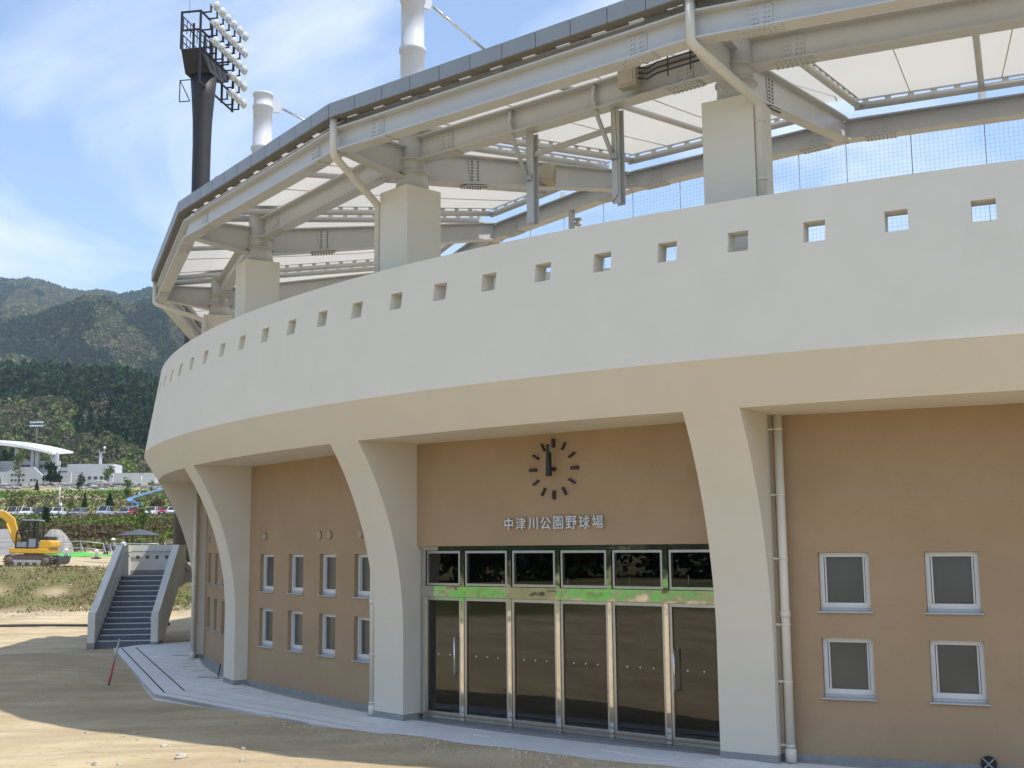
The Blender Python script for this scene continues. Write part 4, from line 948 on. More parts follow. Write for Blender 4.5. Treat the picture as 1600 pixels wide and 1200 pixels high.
# ------------------------------------------------------------------ light tower
def light_tower():
    base = Vector((-19.25, 70, 0)); base.z = -.2
    t = thing('light_tower', 'tall dark floodlight tower with a bank of lamps beside the stand', 'light tower', base)
    Mb = Matrix.Translation((base.x, base.y, 0))
    prof = [(1.02, -.2), (.98, 5), (.72, 15.6), (.55, 25), (.56, 28), (.60, 29.5), (.70, 31), (.82, 32.4)]
    MB().lathe(prof, 32, Mb).build('pole', 'tower_paint', t)
    # platform: long box running away from the viewer, 12 degrees to the right
    az = R_(10); C = Matrix.Translation((-20.35, 68.7, 33.7)) @ Matrix.Rotation(-az, 4, 'Z')        # x right, y away
    Wd, Ln = 1.25, 5.0
    m = MB(); m.add([(0, 0, 0), (Wd, 0, 0), (Wd, Ln, 0), (0, Ln, 0), (.02, .62, -1.36), (1.68, .62, -1.36), (1.68, 2.35, -1.36), (.02, 2.35, -1.36)], [(0, 1, 2, 3), (0, 4, 5, 1), (1, 5, 6, 2), (2, 6, 7, 3), (3, 7, 4, 0), (7, 6, 5, 4)])
    m.build('platform', 'tower_paint', t, C)
    for i in range(6): MB().box(.08, Wd - .08, .35 + i * .8, .45 + i * .8, -.16 - .0, -.02).build('platform_rib', 'tower_paint', t, C)
    for x in (.0, Wd):
        for i in range(4): y = i * Ln / 3; MB().bar((x, y, .0 if x == 0 else -2.3), (x, y, 2.45), .12, .12, (0, 1, 0)).build('frame_post', 'tower_paint', t, C)
    for z in (1.2, 2.4):
        MB().bar((0, 0, z), (Wd, 0, z), .1, .1).build('frame_bar', 'tower_paint', t, C); MB().bar((0, Ln, z), (Wd, Ln, z), .1, .1).build('frame_bar', 'tower_paint', t, C)
    for z in (-2.2, -1.05, .05, 1.2, 2.4): MB().bar((Wd, 0, z), (Wd, Ln, z), .1, .1).build('frame_bar', 'tower_paint', t, C)
    for z in (.55, 1.0, 1.75, 2.2): MB().bar((0, 0, z), (0, Ln, z), .05, .05).build('guard_rail', 'tower_paint', t, C)
    for i in range(10): MB().bar((0, .25 + i * .48, .1), (0, .25 + i * .48, 1.0), .04, .04, (0, 1, 0)).build('baluster', 'tower_paint', t, C); MB().bar((0, .25 + i * .48, 1.3), (0, .25 + i * .48, 2.2), .04, .04, (0, 1, 0)).build('baluster', 'tower_paint', t, C)
    MB().tube([C @ Vector((.35, .3, 2.4)), C @ Vector((.35, .3, 6.5))], .012, 5).build('lightning_rod', 'tower_paint', t)
    cg = MB()
    for a, b in (((-.5, 1.0, -1.6), (-.5, 1.0, -3.0)), ((-.5, 1.0, -3.0), (.2, 1.0, -3.0)), ((-.5, 1.0, -1.6), (.2, 1.0, -1.6)), ((-.5, 1.0, -1.6), (.2, 1.0, -3.0))): cg.bar(a, b, .05, .05)
    cg.build('ladder_cage', 'tower_paint', t, C)
    # lamps: rows on arms off the far-side bars
    arm = MB(); arm.bar((0, 0, -.05), (.55, 0, -.05), .12, .05); arm.bar((.5, 0, -.05), (.5, 0, .38), .06, .14, (0, 1, 0)); arm_me = arm.mesh('lamp_arm', 'tower_paint')
    L = Matrix.Rotation(R_(112), 4, 'Y')
    body = MB().lathe([(.08, -.30), (.13, -.22), (.17, -.1), (.26, .0), (.31, .15), (.29, .15), (.2, .02), (.05, -.05)], 18, L).mesh('lamp', 'reflector')
    gl = MB().lathe([(.30, .155), (.25, .20), (.12, .25), (.02, .26)], 18, L).mesh('lens', 'lens_glass')
    cone = MB().lathe([(.16, -.1), (.10, -.2), (.10, -.34), (.04, -.36)], 12, L).mesh('ballast', 'reflector')
    for r in range(5):
        for c_ in range(6):
            z = 2.45 - r * 1.16; y = .25 + c_ * .9
            if z < 0 and y < 2.4: continue
            M = C @ Matrix.Translation((Wd + .05, y, z)); a = inst('lamp_arm', arm_me, t, M); Ml = M @ Matrix.Translation((.78, 0, .32))
            l_ = inst('lamp', body, t, Ml); inst('lens', gl, l_, Ml); inst('ballast', cone, l_, Ml)
light_tower()

# ------------------------------------------------------------------ plateau: excavator, covered mound, rails, people
def excavator():
    g = gz(-26.4, 65); M = Matrix.Translation((-26.55, 65.0, g)) @ Matrix.Rotation(R_(183), 4, 'Z') @ Matrix.Rotation(R_(-1.5), 4, 'Y')   # x forward (to the left in the photo)
    e = thing('excavator', 'yellow tracked excavator with its cab on the dirt bank', 'excavator', M=M)
    for sg in (-1, 1):
        y0 = sg * .72; loop = []; r = .3; hl = .98
        for i in range(13): a = -math.pi / 2 + math.pi * i / 12; loop.append((hl + math.cos(a) * r, .31 + math.sin(a) * r))
        for i in range(13): a = math.pi / 2 + math.pi * i / 12; loop.append((-hl + math.cos(a) * r, .31 + math.sin(a) * r))
        t = MB().prism([(x * .94, .31 + (z - .31) * .86) for x, z in loop], y0 - .16, y0 + .16).build('track', 'track_steel', e, M)
        sh = MB(); n = len(loop); tot = 44; per = 0; seg = []
        for i in range(n): a, b = Vector((loop[i][0], 0, loop[i][1])), Vector((loop[(i + 1) % n][0], 0, loop[(i + 1) % n][1])); seg.append((a, b, (b - a).length)); per += (b - a).length
        for q in range(tot):
            d = per * q / tot
            for a, b, l in seg:
                if d <= l:
                    p_ = a.lerp(b, d / l); dr = (b - a).normalized(); break
                d -= l
            sh.bar(p_ - dr * .05 + Vector((0, y0 - .2, 0)) * 1, p_ + dr * .05 + Vector((0, y0 - .2, 0)), .001, .03) if False else None
            nx = Vector((-dr.z, 0, dr.x)); X = dr; Z = nx; MM = Matrix(((X.x, 0, Z.x, p_.x), (0, 1, 0, y0), (X.z, 0, Z.z, p_.z), (0, 0, 0, 1)))
            sh.box(-.045, .045, -.22, .22, -.02, .02, MM)
        tag(sh.build('track_shoes', 'track_steel', t, M), kind='stuff')
        for x in (-.6, -.2, .2, .6): MB().lathe([(.03, -.23), (.09, -.23), (.09, .23), (.03, .23)], 14, Matrix.Translation((x, y0, .12)) @ Matrix.Rotation(R_(90), 4, 'X')).build('roller', 'rail_metal', t, M)
        for x in (-hl, hl): MB().lathe([(.05, -.21), (.2, -.2), (.2, .2), (.05, .21)], 16, Matrix.Translation((x, y0, .31)) @ Matrix.Rotation(R_(90), 4, 'X')).build('sprocket', 'track_steel', t, M)
        MB().box(-.75, .75, y0 - .24, y0 + .24, .2, .34).build('track_frame', 'rail_metal', t, M)
    MB().box(-.6, .6, -.55, .55, .3, .55).build('undercarriage', 'track_steel', e, M); MB().lathe([(.5, .55), (.5, .68)], 20).build('slew_ring', 'track_steel', e, M)
    # dozer blade behind
    b = MB(); b.prism([(-1.55, .1), (-1.68, .22), (-1.7, .4), (-1.62, .56), (-1.56, .56), (-1.6, .4), (-1.5, .1)], -.98, .98); b.bar((-1.55, -.35, .33), (-.6, -.35, .33), .1, .12); b.bar((-1.55, .35, .33), (-.6, .35, .33), .1, .12); b.build('dozer_blade', 'black_metal', e, M)
    MB().box(-1.05, 1.05, -.82, .82, .68, .98).build('body_skirt', 'excavator_yellow', e, M, bevel=.05)
    cw = MB(); cw.prism([(-1.1, .98), (-1.18, 1.1), (-1.18, 1.32), (-1.05, 1.42), (-.55, 1.42), (-.55, .98)], -.8, .8); cw.build('counterweight', 'excavator_yellow', e, M, bevel=.04)
    MB().box(-1.0, -.45, -.72, .72, 1.425, 1.62).build('engine_cover', 'black_metal', e, M, bevel=.05)
    # cab on the viewer's side (y+ in this frame is toward the camera)
    pl = [(-.42, .99), (-.42, 2.42), (.42, 2.42), (.72, 1.75), (.72, .99)]
    c = MB(); Y0, Y1 = -.08, .78
    for y in (Y0, Y1):
        for i in range(5):
            a, b_ = pl[i], pl[(i + 1) % 5]; c.bar((a[0], y, a[1]), (b_[0], y, b_[1]), .07, .08, (0, 1, 0))
        c.bar((.08, y, .99), (.08, y, 2.42), .07, .07, (0, 1, 0))
    for x, z in pl: c.bar((x, Y0, z), (x, Y1, z), .07, .07)
    cab = c.build('cab_frame', 'black_metal', e, M)
    MB().box(-.46, .46, Y0 - .03, Y1 + .05, 2.44, 2.53).build('cab_roof', 'car_grey', cab, M, bevel=.03)
    MB().prism([(-.38, 1.5), (-.38, 2.38), (.05, 2.38), (.05, 1.5)], Y1 - .015, Y1).build('side_window', 'cab_glass', cab, M)
    MB().prism([(.12, 1.3), (.12, 2.38), (.40, 2.38), (.68, 1.75), (.68, 1.3)], Y1 - .015, Y1).build('door_window', 'cab_glass', cab, M)
    MB().prism([(.12, 1.02), (.12, 1.29), (.68, 1.29), (.68, 1.02)], Y1 - .03, Y1 + .01).build('door_panel', 'car_grey', cab, M)
    MB().prism([(-.38, 1.02), (-.38, 1.48), (.05, 1.48), (.05, 1.02)], Y1 - .03, Y1 + .01).build('side_panel', 'car_grey', cab, M)
    MB().box(-.2, .25, .15, .55, 1.0, 1.45).build('seat', 'cloth_dark', cab, M, bevel=.05)
    # boom: bent plate box going up and forward, out of the picture
    bm_ = [(.62, 1.0), (.92, 1.55), (1.28, 2.6), (1.85, 3.02), (2.6, 2.85), (2.62, 2.62), (1.95, 2.62), (1.62, 2.32), (1.25, 1.4), (.95, .95)]
    MB().prism(bm_, -.42, -.18).build('boom', 'excavator_yellow', e, M, bevel=.03)
    MB().tube([(1.02, -.3, 1.0), (1.25, -.3, 1.35), (1.62, -.12, 2.3)], .06, 10).build('boom_cylinder', 'excavator_yellow', e, M)
    ar = MB().prism([(2.5, 2.95), (2.75, 2.75), (2.72, 1.0), (2.55, .95), (2.4, 2.5)], -.40, -.2).build('dipper_arm', 'excavator_yellow', e, M, bevel=.02)
    MB().prism([(2.5, 1.0), (2.85, .85), (2.9, .35), (2.55, .15), (2.25, .3), (2.35, .45), (2.6, .5)], -.62, .02).build('bucket', 'track_steel', e, M)
    MB().tube([(1.9, -.3, 3.02), (2.5, -.3, 2.98)], .05, 8).build('arm_cylinder', 'rail_metal', e, M)
excavator()
def tarp_mound():
    c = Vector((-35.85, 92, gz(-35.85, 92) - .15)); M = Matrix.Translation(c); n = 28; m = MB(); g = random.Random(4)
    prof = [(1.42, 0), (1.36, .5), (1.12, 1.15), (.72, 1.85), (.42, 2.2), (.12, 2.28)]; vs = []
    for i, (r, z) in enumerate(prof):
        for j in range(n):
            a = 2 * math.pi * j / n; fold = 1 + .07 * math.sin(j * 2.6 + i) + g.uniform(-.05, .05); sq = 1 / max(abs(math.cos(a)), abs(math.sin(a))) ** .25
            vs.append((math.cos(a) * r * fold * sq - .12 * z * .3, math.sin(a) * r * fold * sq, z + g.uniform(-.04, .04)))
    fs = [(i * n + j, i * n + (j + 1) % n, (i + 1) * n + (j + 1) % n, (i + 1) * n + j) for i in range(len(prof) - 1) for j in range(n)] + [tuple((len(prof) - 1) * n + j for j in range(n))]
    m.add(vs, fs, False); tag(m.build('covered_mound', 'tarp', None, M), 'grey boulder-like mound with folds behind the excavator', 'mound')
    # pale stacked panels at the left edge
    s = thing('panel_stack', 'pale grey site boards standing upright behind the excavator boom', 'site boards', (-41, 95, gz(-41, 95)))
    for i in range(3): z = gz(-41, 95); MB().box(-42.6, -40.2, 95 + i * .02, 95.02 + i * .02, z + .05 + i * .72, z + .75 + i * .72).build('board', 'far_white', s)
tarp_mound()
def rails():
    def rail(x0, x1, Y, label, n):
        t = thing('pipe_rail', label, 'railing', (x0, Y, gz(x0, Y)))
        zs = [gz(x0 + (x1 - x0) * i / n, Y) for i in range(n + 1)]
        for h in (.55, 1.05): MB().tube([(x0 + (x1 - x0) * i / n, Y, zs[i] + h) for i in range(n + 1)], .04, 6).build('top_rail' if h > 1 else 'mid_rail', 'rail_metal', t)
        for i in range(n + 1): x = x0 + (x1 - x0) * i / n; MB().tube([(x, Y, zs[i] - .1), (x, Y, zs[i] + 1.06)], .035, 6).build('post', 'rail_metal', t); MB().tube([(x, Y, zs[i] + .95), (x + .42, Y - .3, zs[i] - .05)], .03, 6).build('brace', 'rail_metal', t)
    rail(-40.2, -31.4, 90, 'grey pipe railing running behind the excavator and the mound', 5)
    rail(-30.9, -27.2, 90, 'short grey pipe railing beyond the stair, right of the white posts', 3)
    rail(-27.0, -20.8, 91, 'grey pipe railing glimpsed between the stair and the light tower', 3)
    for x, lb in ((-32.35, 'white marker post on a dark base beside the covered mound'), (-30.15, 'white marker post on a dark base at the end of the pipe railing')):
        z = gz(x, 85); t = thing('marker_post', lb, 'post', (x, 85, z)); MB().lathe([(.13, .1), (.11, .5), (.14, .52), (.14, .6), (.08, .66)], 14, Matrix.Translation((x, 85, z))).build('tube', 'white_paint', t); MB().box(x - .3, x + .3, 84.8, 85.2, z - .05, z + .1).build('base', 'rubber', t)
    # bright green sheet laid along the foot of the rail
    X = np.linspace(-35.5, -20, 60); m = MB(); vs = []
    for x in X:
        for y, dz in ((86.6, .0), (86.9, .10), (88.6, .16), (89.2, .27)): vs.append((x, y, gz(x, y) + dz + .04 * math.sin(x * 2.3 + y)))
    m.add(vs, [(i * 4 + j, (i + 1) * 4 + j, (i + 1) * 4 + j + 1, i * 4 + j + 1) for i in range(59) for j in range(3)], True)
    tag(m.build('ground_sheet', 'green_sheet', None), 'bright green sheeting spread along the ground below the railing', 'sheet')
rails()
def person(loc, rz, label, top, hat, lean):
    """seated figure on the ground, one skinned body, with clothes and hat"""
    M = Matrix.Translation(loc) @ Matrix.Rotation(rz, 4, 'Z'); t = thing('person', label, 'person', M=M)
    J = [((0, 0, .14), .15), ((0, .03 + lean * .4, .34), .15), ((0, .06 + lean, .56), .16), ((0, .09 + lean, .67), .06), ((0, .13 + lean, .77), .085), ((0, .14 + lean, .87), .075)]
    E_ = [(0, 1), (1, 2), (2, 3), (3, 4), (4, 5)]
    for sg in (-1, 1):
        b = len(J); J += [((sg * .10, .08, .14), .095), ((sg * .16, .42, .42), .07), ((sg * .15, .52, .06), .05), ((sg * .16, .68, .05), .04)]; E_ += [(0, b), (b, b + 1), (b + 1, b + 2), (b + 2, b + 3)]
        b = len(J); J += [((sg * .19, .08 + lean, .56), .06), ((sg * .26, .2 + lean, .36), .05), ((sg * .14, .42 + lean * .5, .40), .035), ((sg * .10, .50 + lean * .5, .41), .03)]; E_ += [(2, b), (b, b + 1), (b + 1, b + 2), (b + 2, b + 3)]
    me = bpy.data.meshes.new('body'); me.from_pydata([j[0] for j in J], E_, []); me.materials.append(MATS['skin'])
    o = inst('body', me, t, M); o.modifiers.new('skin', 'SKIN'); sv = me.skin_vertices[0].data
    for i, j in enumerate(J): sv[i].radius = (j[1], j[1])
    sv[0].use_root = True; ss = o.modifiers.new('sub', 'SUBSURF'); ss.levels = ss.render_levels = 2
    MB().lathe([(.17, .12), (.19, .3), (.21, .5), (.19, .6), (.08, .66)], 16, Matrix.Translation((0, .05 + lean * .7, 0))).build('shirt', top, t, M)
    for sg in (-1, 1): MB().tube([(sg * .1, .05, .15), (sg * .16, .42, .43), (sg * .15, .52, .1)], .10, 10, r2=.075).build('trouser_leg', 'cloth_dark', t, M); MB().tube([(sg * .19, .08 + lean, .56), (sg * .26, .2 + lean, .36), (sg * .16, .38 + lean * .5, .40)], .07, 8, r2=.055).build('sleeve', top, t, M)
    if hat: MB().lathe([(.24, .86), (.23, .88), (.13, .90), (.12, .98), (.06, 1.01)], 18, Matrix.Translation((0, .13 + lean, 0))).build('hat', 'cloth_white', t, M)
    else: MB().lathe([(.085, .82), (.10, .88), (.09, .95), (.03, .985)], 14, Matrix.Translation((0, .11 + lean, 0))).build('hair', 'cloth_dark', t, M)
for x, y, rz, lb, tp, ht, ln in ((-31.9, 94, 2.6, 'seated person in a wide white hat beyond the railing', 'cloth_grey', True, .05), (-31.25, 94.3, 2.9, 'seated person in white top, right of the white-hatted one', 'cloth_white', False, .1), (-32.45, 93.7, 3.4, 'seated person in dark clothes, left of the white-hatted one', 'cloth_dark', False, .12)):
    person(Vector((x, y, gz(x, y) + .36)), rz, lb, tp, ht, ln)
def low_bench():
    z = gz(-31.9, 94); t = thing('bench', 'low bench under the seated people beyond the railing', 'bench', (-31.9, 94, z)); MB().box(-32.8, -30.9, 93.6, 94.5, z + .3, z + .42).build('seat', 'bark', t)
    for x in (-32.6, -31.1): MB().box(x - .06, x + .06, 93.7, 94.4, z - .1, z + .3).build('leg', 'bark', t)
low_bench()
def pavilion():
    x, y = -31.85, 100; z = gz(x, y); t = thing('park_shelter', 'low park shelter with a dark hipped roof behind the stair', 'shelter', (x, y, z)); zr = 4.18
    MB().add([(x - 1.4, y - 1.4, zr), (x + 1.4, y - 1.4, zr), (x + 1.4, y + 1.4, zr), (x - 1.4, y + 1.4, zr), (x, y, zr + .50), (x - 1.4, y - 1.4, zr - .07), (x + 1.4, y - 1.4, zr - .07), (x + 1.4, y + 1.4, zr - .07), (x - 1.4, y + 1.4, zr - .07)], [(0, 1, 4), (1, 2, 4), (2, 3, 4), (3, 0, 4), (0, 5, 6, 1), (1, 6, 7, 2), (2, 7, 8, 3), (3, 8, 5, 0), (8, 7, 6, 5)]).build('roof', 'roof_slate', t)
    for dx, dy in ((-.9, -.9), (.9, -.9), (.9, .9), (-.9, .9)): MB().bar((x + dx, y + dy, z - .1), (x + dx, y + dy, zr), .12, .12, (1, 0, 0)).build('post', 'bark', t)
    MB().box(x - .7, x + .7, y - .2, y + .2, z + .38, z + .44).build('bench', 'bark', t)
pavilion()

# ------------------------------------------------------------------ parked cars
def car_proto(kind, paint):
    t = thing('parked_car', 'car', 'car'); M = I4
    if kind == 'van': low = [(-2.0, .3), (-2.05, .95), (1.35, .98), (2.0, .85), (2.08, .35)]; cab = [(-2.0, .95), (-1.92, 1.78), (.7, 1.80), (1.5, .97)]
    elif kind == 'suv': low = [(-2.05, .35), (-2.1, 1.0), (.95, 1.03), (1.95, .92), (2.08, .40)]; cab = [(-2.05, 1.0), (-1.85, 1.62), (.35, 1.66), (1.0, 1.02)]
    else: low = [(-1.95, .28), (-2.0, .88), (.95, .90), (1.9, .74), (2.0, .32)]; cab = [(-1.9, .88), (-1.45, 1.42), (.15, 1.46), (1.0, .90)]
    MB().prism(low, -.82, .82).build('body', paint, t, M, bevel=.07)
    m = MB(); n = len(cab); top = max(z for _, z in cab)
    vs = [(x, sg * (.80 if z < top - .3 else .66), z) for sg in (-1, 1) for x, z in cab]; m.add(vs, [tuple(range(n)), tuple(reversed(range(n, 2 * n)))] + [(i, i + n, (i + 1) % n + n, (i + 1) % n) for i in range(n)]); m.build('cabin', 'car_glass', t, M, bevel=.03)
    tp = [q for q in cab if q[1] > top - .1]; MB().box(tp[0][0] - .03, tp[-1][0] + .04, -.68, .68, top - .02, top + .035).build('roof', paint, t, M, bevel=.03)
    for sg in (-1, 1):
        for a, b in ((cab[0], cab[1]), (cab[2], cab[3]), ((cab[1][0] * .35 + cab[2][0] * .65, top), (cab[0][0] * .3 + cab[3][0] * .7, cab[0][1]))): MB().bar((a[0], sg * (.67 if a[1] > top - .3 else .81), a[1]), (b[0], sg * (.67 if b[1] > top - .3 else .81), b[1]), .05, .09, (0, 1, 0)).build('pillar', paint, t, M)
        MB().box(1.93, 2.06, sg * .62 - .14, sg * .62 + .14, .62, .76).build('headlight', 'white_paint', t, M)
        for x in (-1.25, 1.25):
            w = MB().lathe([(.1, -.1), (.31, -.1), (.31, .1), (.1, .1)], 18, Matrix.Translation((x, sg * .74, .31)) @ Matrix.Rotation(R_(90), 4, 'X')).build('wheel', 'rubber', t, M); MB().lathe([(.02, -.105), (.18, -.105), (.18, .105), (.02, .105)], 12, Matrix.Translation((x, sg * .74, .31)) @ Matrix.Rotation(R_(90), 4, 'X')).build('rim', 'rail_metal', w, M)
    MB().box(2.04, 2.10, -.5, .5, .42, .58).build('grille', 'far_dark', t, M); MB().box(2.07, 2.115, -.2, .2, .34, .42).build('number_plate', 'white_paint', t, M)
    return t
CARS = [(4, 'hatch', 'car_navy', 267, 'dark blue parked car at the left edge of the car park'), (22, 'van', 'car_beige', 272, 'pale beige parked van left in the car park row'),
        (42, 'suv', 'car_white', 277, 'white parked car above the excavator boom'), (61, 'suv', 'car_dark', 265, 'dark parked car left of the white off-roader'), (79, 'hatch', 'car_navy', 270, 'low navy car half hidden behind the white off-roader'),
        (91, 'suv', 'car_white', 275, 'white boxy off-roader beside the lamp post'), (117, 'hatch', 'car_grey', 263, 'grey parked car right of the white off-roader'),
        (164, 'van', 'car_silver', 268, 'pale blue parked wagon standing alone mid row'), (190, 'hatch', 'car_grey', 273, 'small grey car between the blue wagon and the red car'),
        (209, 'hatch', 'car_red', 278, 'bright red parked car below the blue slide'), (238, 'suv', 'car_white', 266, 'white parked car right of the red car'),
        (258, 'hatch', 'car_red', 271, 'dark red car right of the white one, near the light tower'), (270, 'hatch', 'car_white', 276, 'white car at the right end of the row by the tower')]
protos = {}
for x, kind, paint, rz, lb in CARS:
    q = at(x, 806, 203); loc = Vector((q.x, q.y + (1.5 if paint in ('car_grey', 'car_navy', 'car_dark') else 0), 0)); loc.z = gz(loc.x, loc.y) + .02
    M = Matrix.Translation(loc) @ Matrix.Rotation(R_(rz), 4, 'Z')
    if (kind, paint) in protos: dup(protos[(kind, paint)], M, lb, 'cars in the far car park')
    else:
        t = car_proto(kind, paint); t.matrix_world = M
        for o in [t] + list(t.children) + [g for c in t.children for g in c.children]: WM[o.name] = M
        tag(t, lb, 'car', 'cars in the far car park'); protos[(kind, paint)] = t

# ------------------------------------------------------------------ far park: slide, poles, stone wall, second stadium
def slide():
    pts = [at(262, 762, 262), at(250, 765, 258), at(228, 771, 252), at(205, 778, 247), at(201, 781, 245), at(207, 784, 243), at(218, 787, 241), at(220, 790, 239), at(212, 793, 237), at(201, 796, 234), at(205, 799, 232), at(222, 801, 230), at(240, 804, 228)]
    for q in pts: q.z = max(q.z, gz(q.x, q.y) + .25)
    t = thing('slide', 'long blue zigzag slide on the grass slope', 'slide', pts[-1])
    m = MB(); n = 7; vs = []
    for i, q in enumerate(pts):
        d = (pts[min(i + 1, len(pts) - 1)] - pts[max(i - 1, 0)]); s_ = Vector((d.y, -d.x, 0)).normalized()
        for j in range(n): a = math.pi * j / (n - 1); vs.append(q + s_ * (math.cos(a) * .5) - Vector((0, 0, math.sin(a) * .4)))
    m.add(vs, [(i * n + j, (i + 1) * n + j, (i + 1) * n + j + 1, i * n + j + 1) for i in range(len(pts) - 1) for j in range(n - 1)], True); m.build('chute', 'slide_blue', t)
    for sg in (0, n - 1): MB().tube([vs[i * n + sg] for i in range(len(pts))], .10, 6).build('rim', 'slide_blue', t)
    for i in range(1, len(pts), 2): q = pts[i]; MB().tube([q - Vector((0, 0, .5)), Vector((q.x, q.y, gz(q.x, q.y) - .3))], .1, 6).build('support', 'rail_metal', t)
slide()
def lamp_pole(x, ybot, ytop, Y, label, lamps):
    b = at(x, ybot, Y); b.z = gz(b.x, Y) - .1; zt = at(x, ytop, Y).z; t = thing('lamp_pole', label, 'lamp post', b)
    MB().tube([b, Vector((b.x, b.y, zt))], .14, 8, r2=.09).build('pole', 'rail_metal', t)
    if lamps: MB().lathe([(.1, 0), (.28, .15), (.26, .45), (.08, .6)], 10, Matrix.Translation((b.x + .25, b.y, zt * .35 + b.z * .65))).build('lamp_head', 'white_paint', t)
    MB().box(b.x - .5, b.x + .5, b.y - .1, b.y + .1, zt, zt + .18).build('arm', 'rail_metal', t)
lamp_pole(92, 800, 757, 190, 'slim grey lamp post by the white off-roader in the car park', True)
lamp_pole(220, 785, 741, 262, 'slim grey pole in front of the long white wall', False)
def stone_wall():
    vs, F = [], []; nb = 0; g = random.Random(9); m = MB()
    for i in range(520):
        x = g.uniform(-150, -74); r = g.uniform(.35, .95); row = g.choice((0, 1, 2)); y = 286 + row * 1.2 + g.uniform(-.4, .4); z = 17.3 + row * .75 + g.uniform(-.2, .2)
        k = rock(r, i); m.add([(v[0] * 1.3 + x, v[1] + y, v[2] + z) for v in k.v], k.f, False)
    tag(m.build('stone_retaining_wall', 'wall_stone', None, I4), 'rubble stone retaining wall below the far white stadium', 'stone wall', kind='stuff')
stone_wall()
def far_stadium():
    Y = 300; zb = 19.2
    t = thing('far_stadium', 'white stadium building with curved roof and arched openings on the far terrace', 'building', (-118, Y, zb))
    X = lambda px: at(px, 755, Y).x
    Zp = lambda py, px=60: at(px, py, Y).z
    # roof: thick white curved slab on posts
    m = MB(); n = 18; vs = []
    for i in range(n + 1):
        u = i / n; px = -60 + 152 * u; z = Zp(689 + 20 * max(0, (px + 60) / 152) ** 2.2); th_ = 1.0 - .35 * u
        for y, dz in ((Y - 5, 0), (Y - 5, -th_), (Y + 9, -th_ * .6 + 1.2), (Y + 9, 1.2)): vs.append((X(px), y, z + dz))
    m.add(vs, [(i * 4 + j, (i + 1) * 4 + j, (i + 1) * 4 + (j + 1) % 4, i * 4 + (j + 1) % 4) for i in range(n) for j in range(4)] + [(0, 1, 2, 3), (n * 4 + 3, n * 4 + 2, n * 4 + 1, n * 4)]); m.build('roof', 'far_roof', t)
    for px in (-40, 0.5, 31, 56, 63, 87, 93): MB().box(X(px) - .42, X(px) + .42, Y - 3, Y - 2.2, zb, Zp(703 if px < 80 else 709)).build('column', 'far_white', t)
    MB().box(X(-60), X(96), Y - 1.8, Y - 1, zb, Zp(721)).build('upper_wall', 'far_white', t)
    MB().box(X(36), X(70), Y - 1.95, Y - 1.75, Zp(731), Zp(727)).build('strip_window', 'far_dark', t)
    MB().box(X(56), X(60), Y - 2.05, Y - 1.85, Zp(739), Zp(727)).build('stair_window', 'far_dark', t)
    MB().box(X(-60), X(-1), Y - 4.2, Y - 3.4, zb, Zp(722)).build('red_panel', 'far_red', t); MB().box(X(-1), X(2.5), Y - 4.2, Y - 3.4, Zp(738), Zp(716)).build('red_panel', 'far_red', t)
    def arch_wall(p0, p1, top, pa, pb, ptop, y, name='lower_wall'):
        xa, xb, z1 = X(pa), X(pb), Zp(top); r = (xb - xa) / 2; c = (xa + xb) / 2; zs_ = Zp(ptop) - r
        pl = [(X(p0), zb), (xa, zb), (xa, zs_)] + [(c - r * math.cos(math.pi * i / 12), zs_ + r * math.sin(math.pi * i / 12)) for i in range(1, 12)] + [(xb, zs_), (xb, zb), (X(p1), zb), (X(p1), z1), (X(p0), z1)]
        MB().prism(pl, y, y + .9).build(name, 'far_white', t); MB().box(xa - .2, xb + .2, y + .75, y + .88, zb, zs_ + r).build('arch_recess', 'far_brown', t)
    arch_wall(-60, 26, 739, 3, 17, 745, Y - 6); arch_wall(83, 124, 741, 96, 110, 748, Y - 6)
    MB().prism([(X(26.2), zb), (X(83), zb), (X(79), Zp(744)), (X(66), Zp(732)), (X(36), Zp(732)), (X(26.2), Zp(739))], Y - 5.9, Y - 5.0).build('lower_wall', 'far_white', t)
    for i in range(4):
        for py in (744, 752):
            px = 33.8 + i * 5.8; MB().box(X(px) - .27, X(px) + .27, Y - 5.95, Y - 5.85, Zp(py) - .25, Zp(py) + .25).build('window', 'far_dark', t)
    for px in (63.5, 69): MB().box(X(px) - .27, X(px) + .27, Y - 5.95, Y - 5.85, Zp(752) - .25, Zp(752) + .25).build('window', 'far_dark', t)
    MB().box(X(97), X(112), Y - 1, Y + 2, zb, Zp(731)).build('link_block', 'far_white', t); MB().box(X(98), X(111), Y - 1.06, Y - .9, Zp(739), Zp(737)).build('strip_window', 'far_dark', t)
    MB().box(X(111.5), X(182), Y - 3, Y + 4, zb - .6, Zp(727)).build('hall_wall', 'far_white', t)
    MB().box(X(182.2), X(246), Y - 2, Y + 4, zb - .6, Zp(741)).build('long_wall', 'far_white', t)
    for i in range(5):
        px = 137 + i * 9.3; w = MB().box(X(px) - .4, X(px) + .4, Y - 3.08, Y - 2.95, Zp(748.5) - .38, Zp(748.5) + .38).build('window', 'far_dark', t)
    k = MB().box(X(151), X(154.5), Y + 1, Y + 1.6, Zp(727), Zp(708)).build('tower_post', 'far_white', t)
    MB().box(X(150), X(160), Y + .8, Y + 1.8, Zp(708), Zp(706.5)).build('tower_platform', 'rail_metal', k)
    for a, b in ((151, 151.8), (159, 159.8)): MB().box(X(a), X(b), Y + .8, Y + .95, Zp(706.5), Zp(702)).build('tower_rail', 'rail_metal', k)
    MB().lathe([(.1, 0), (.35, .2), (.35, .5), (.1, .7)], 12, Matrix.Translation((X(158.5), Y + 1.3, Zp(702)))).build('tower_lamp', 'white_paint', k)
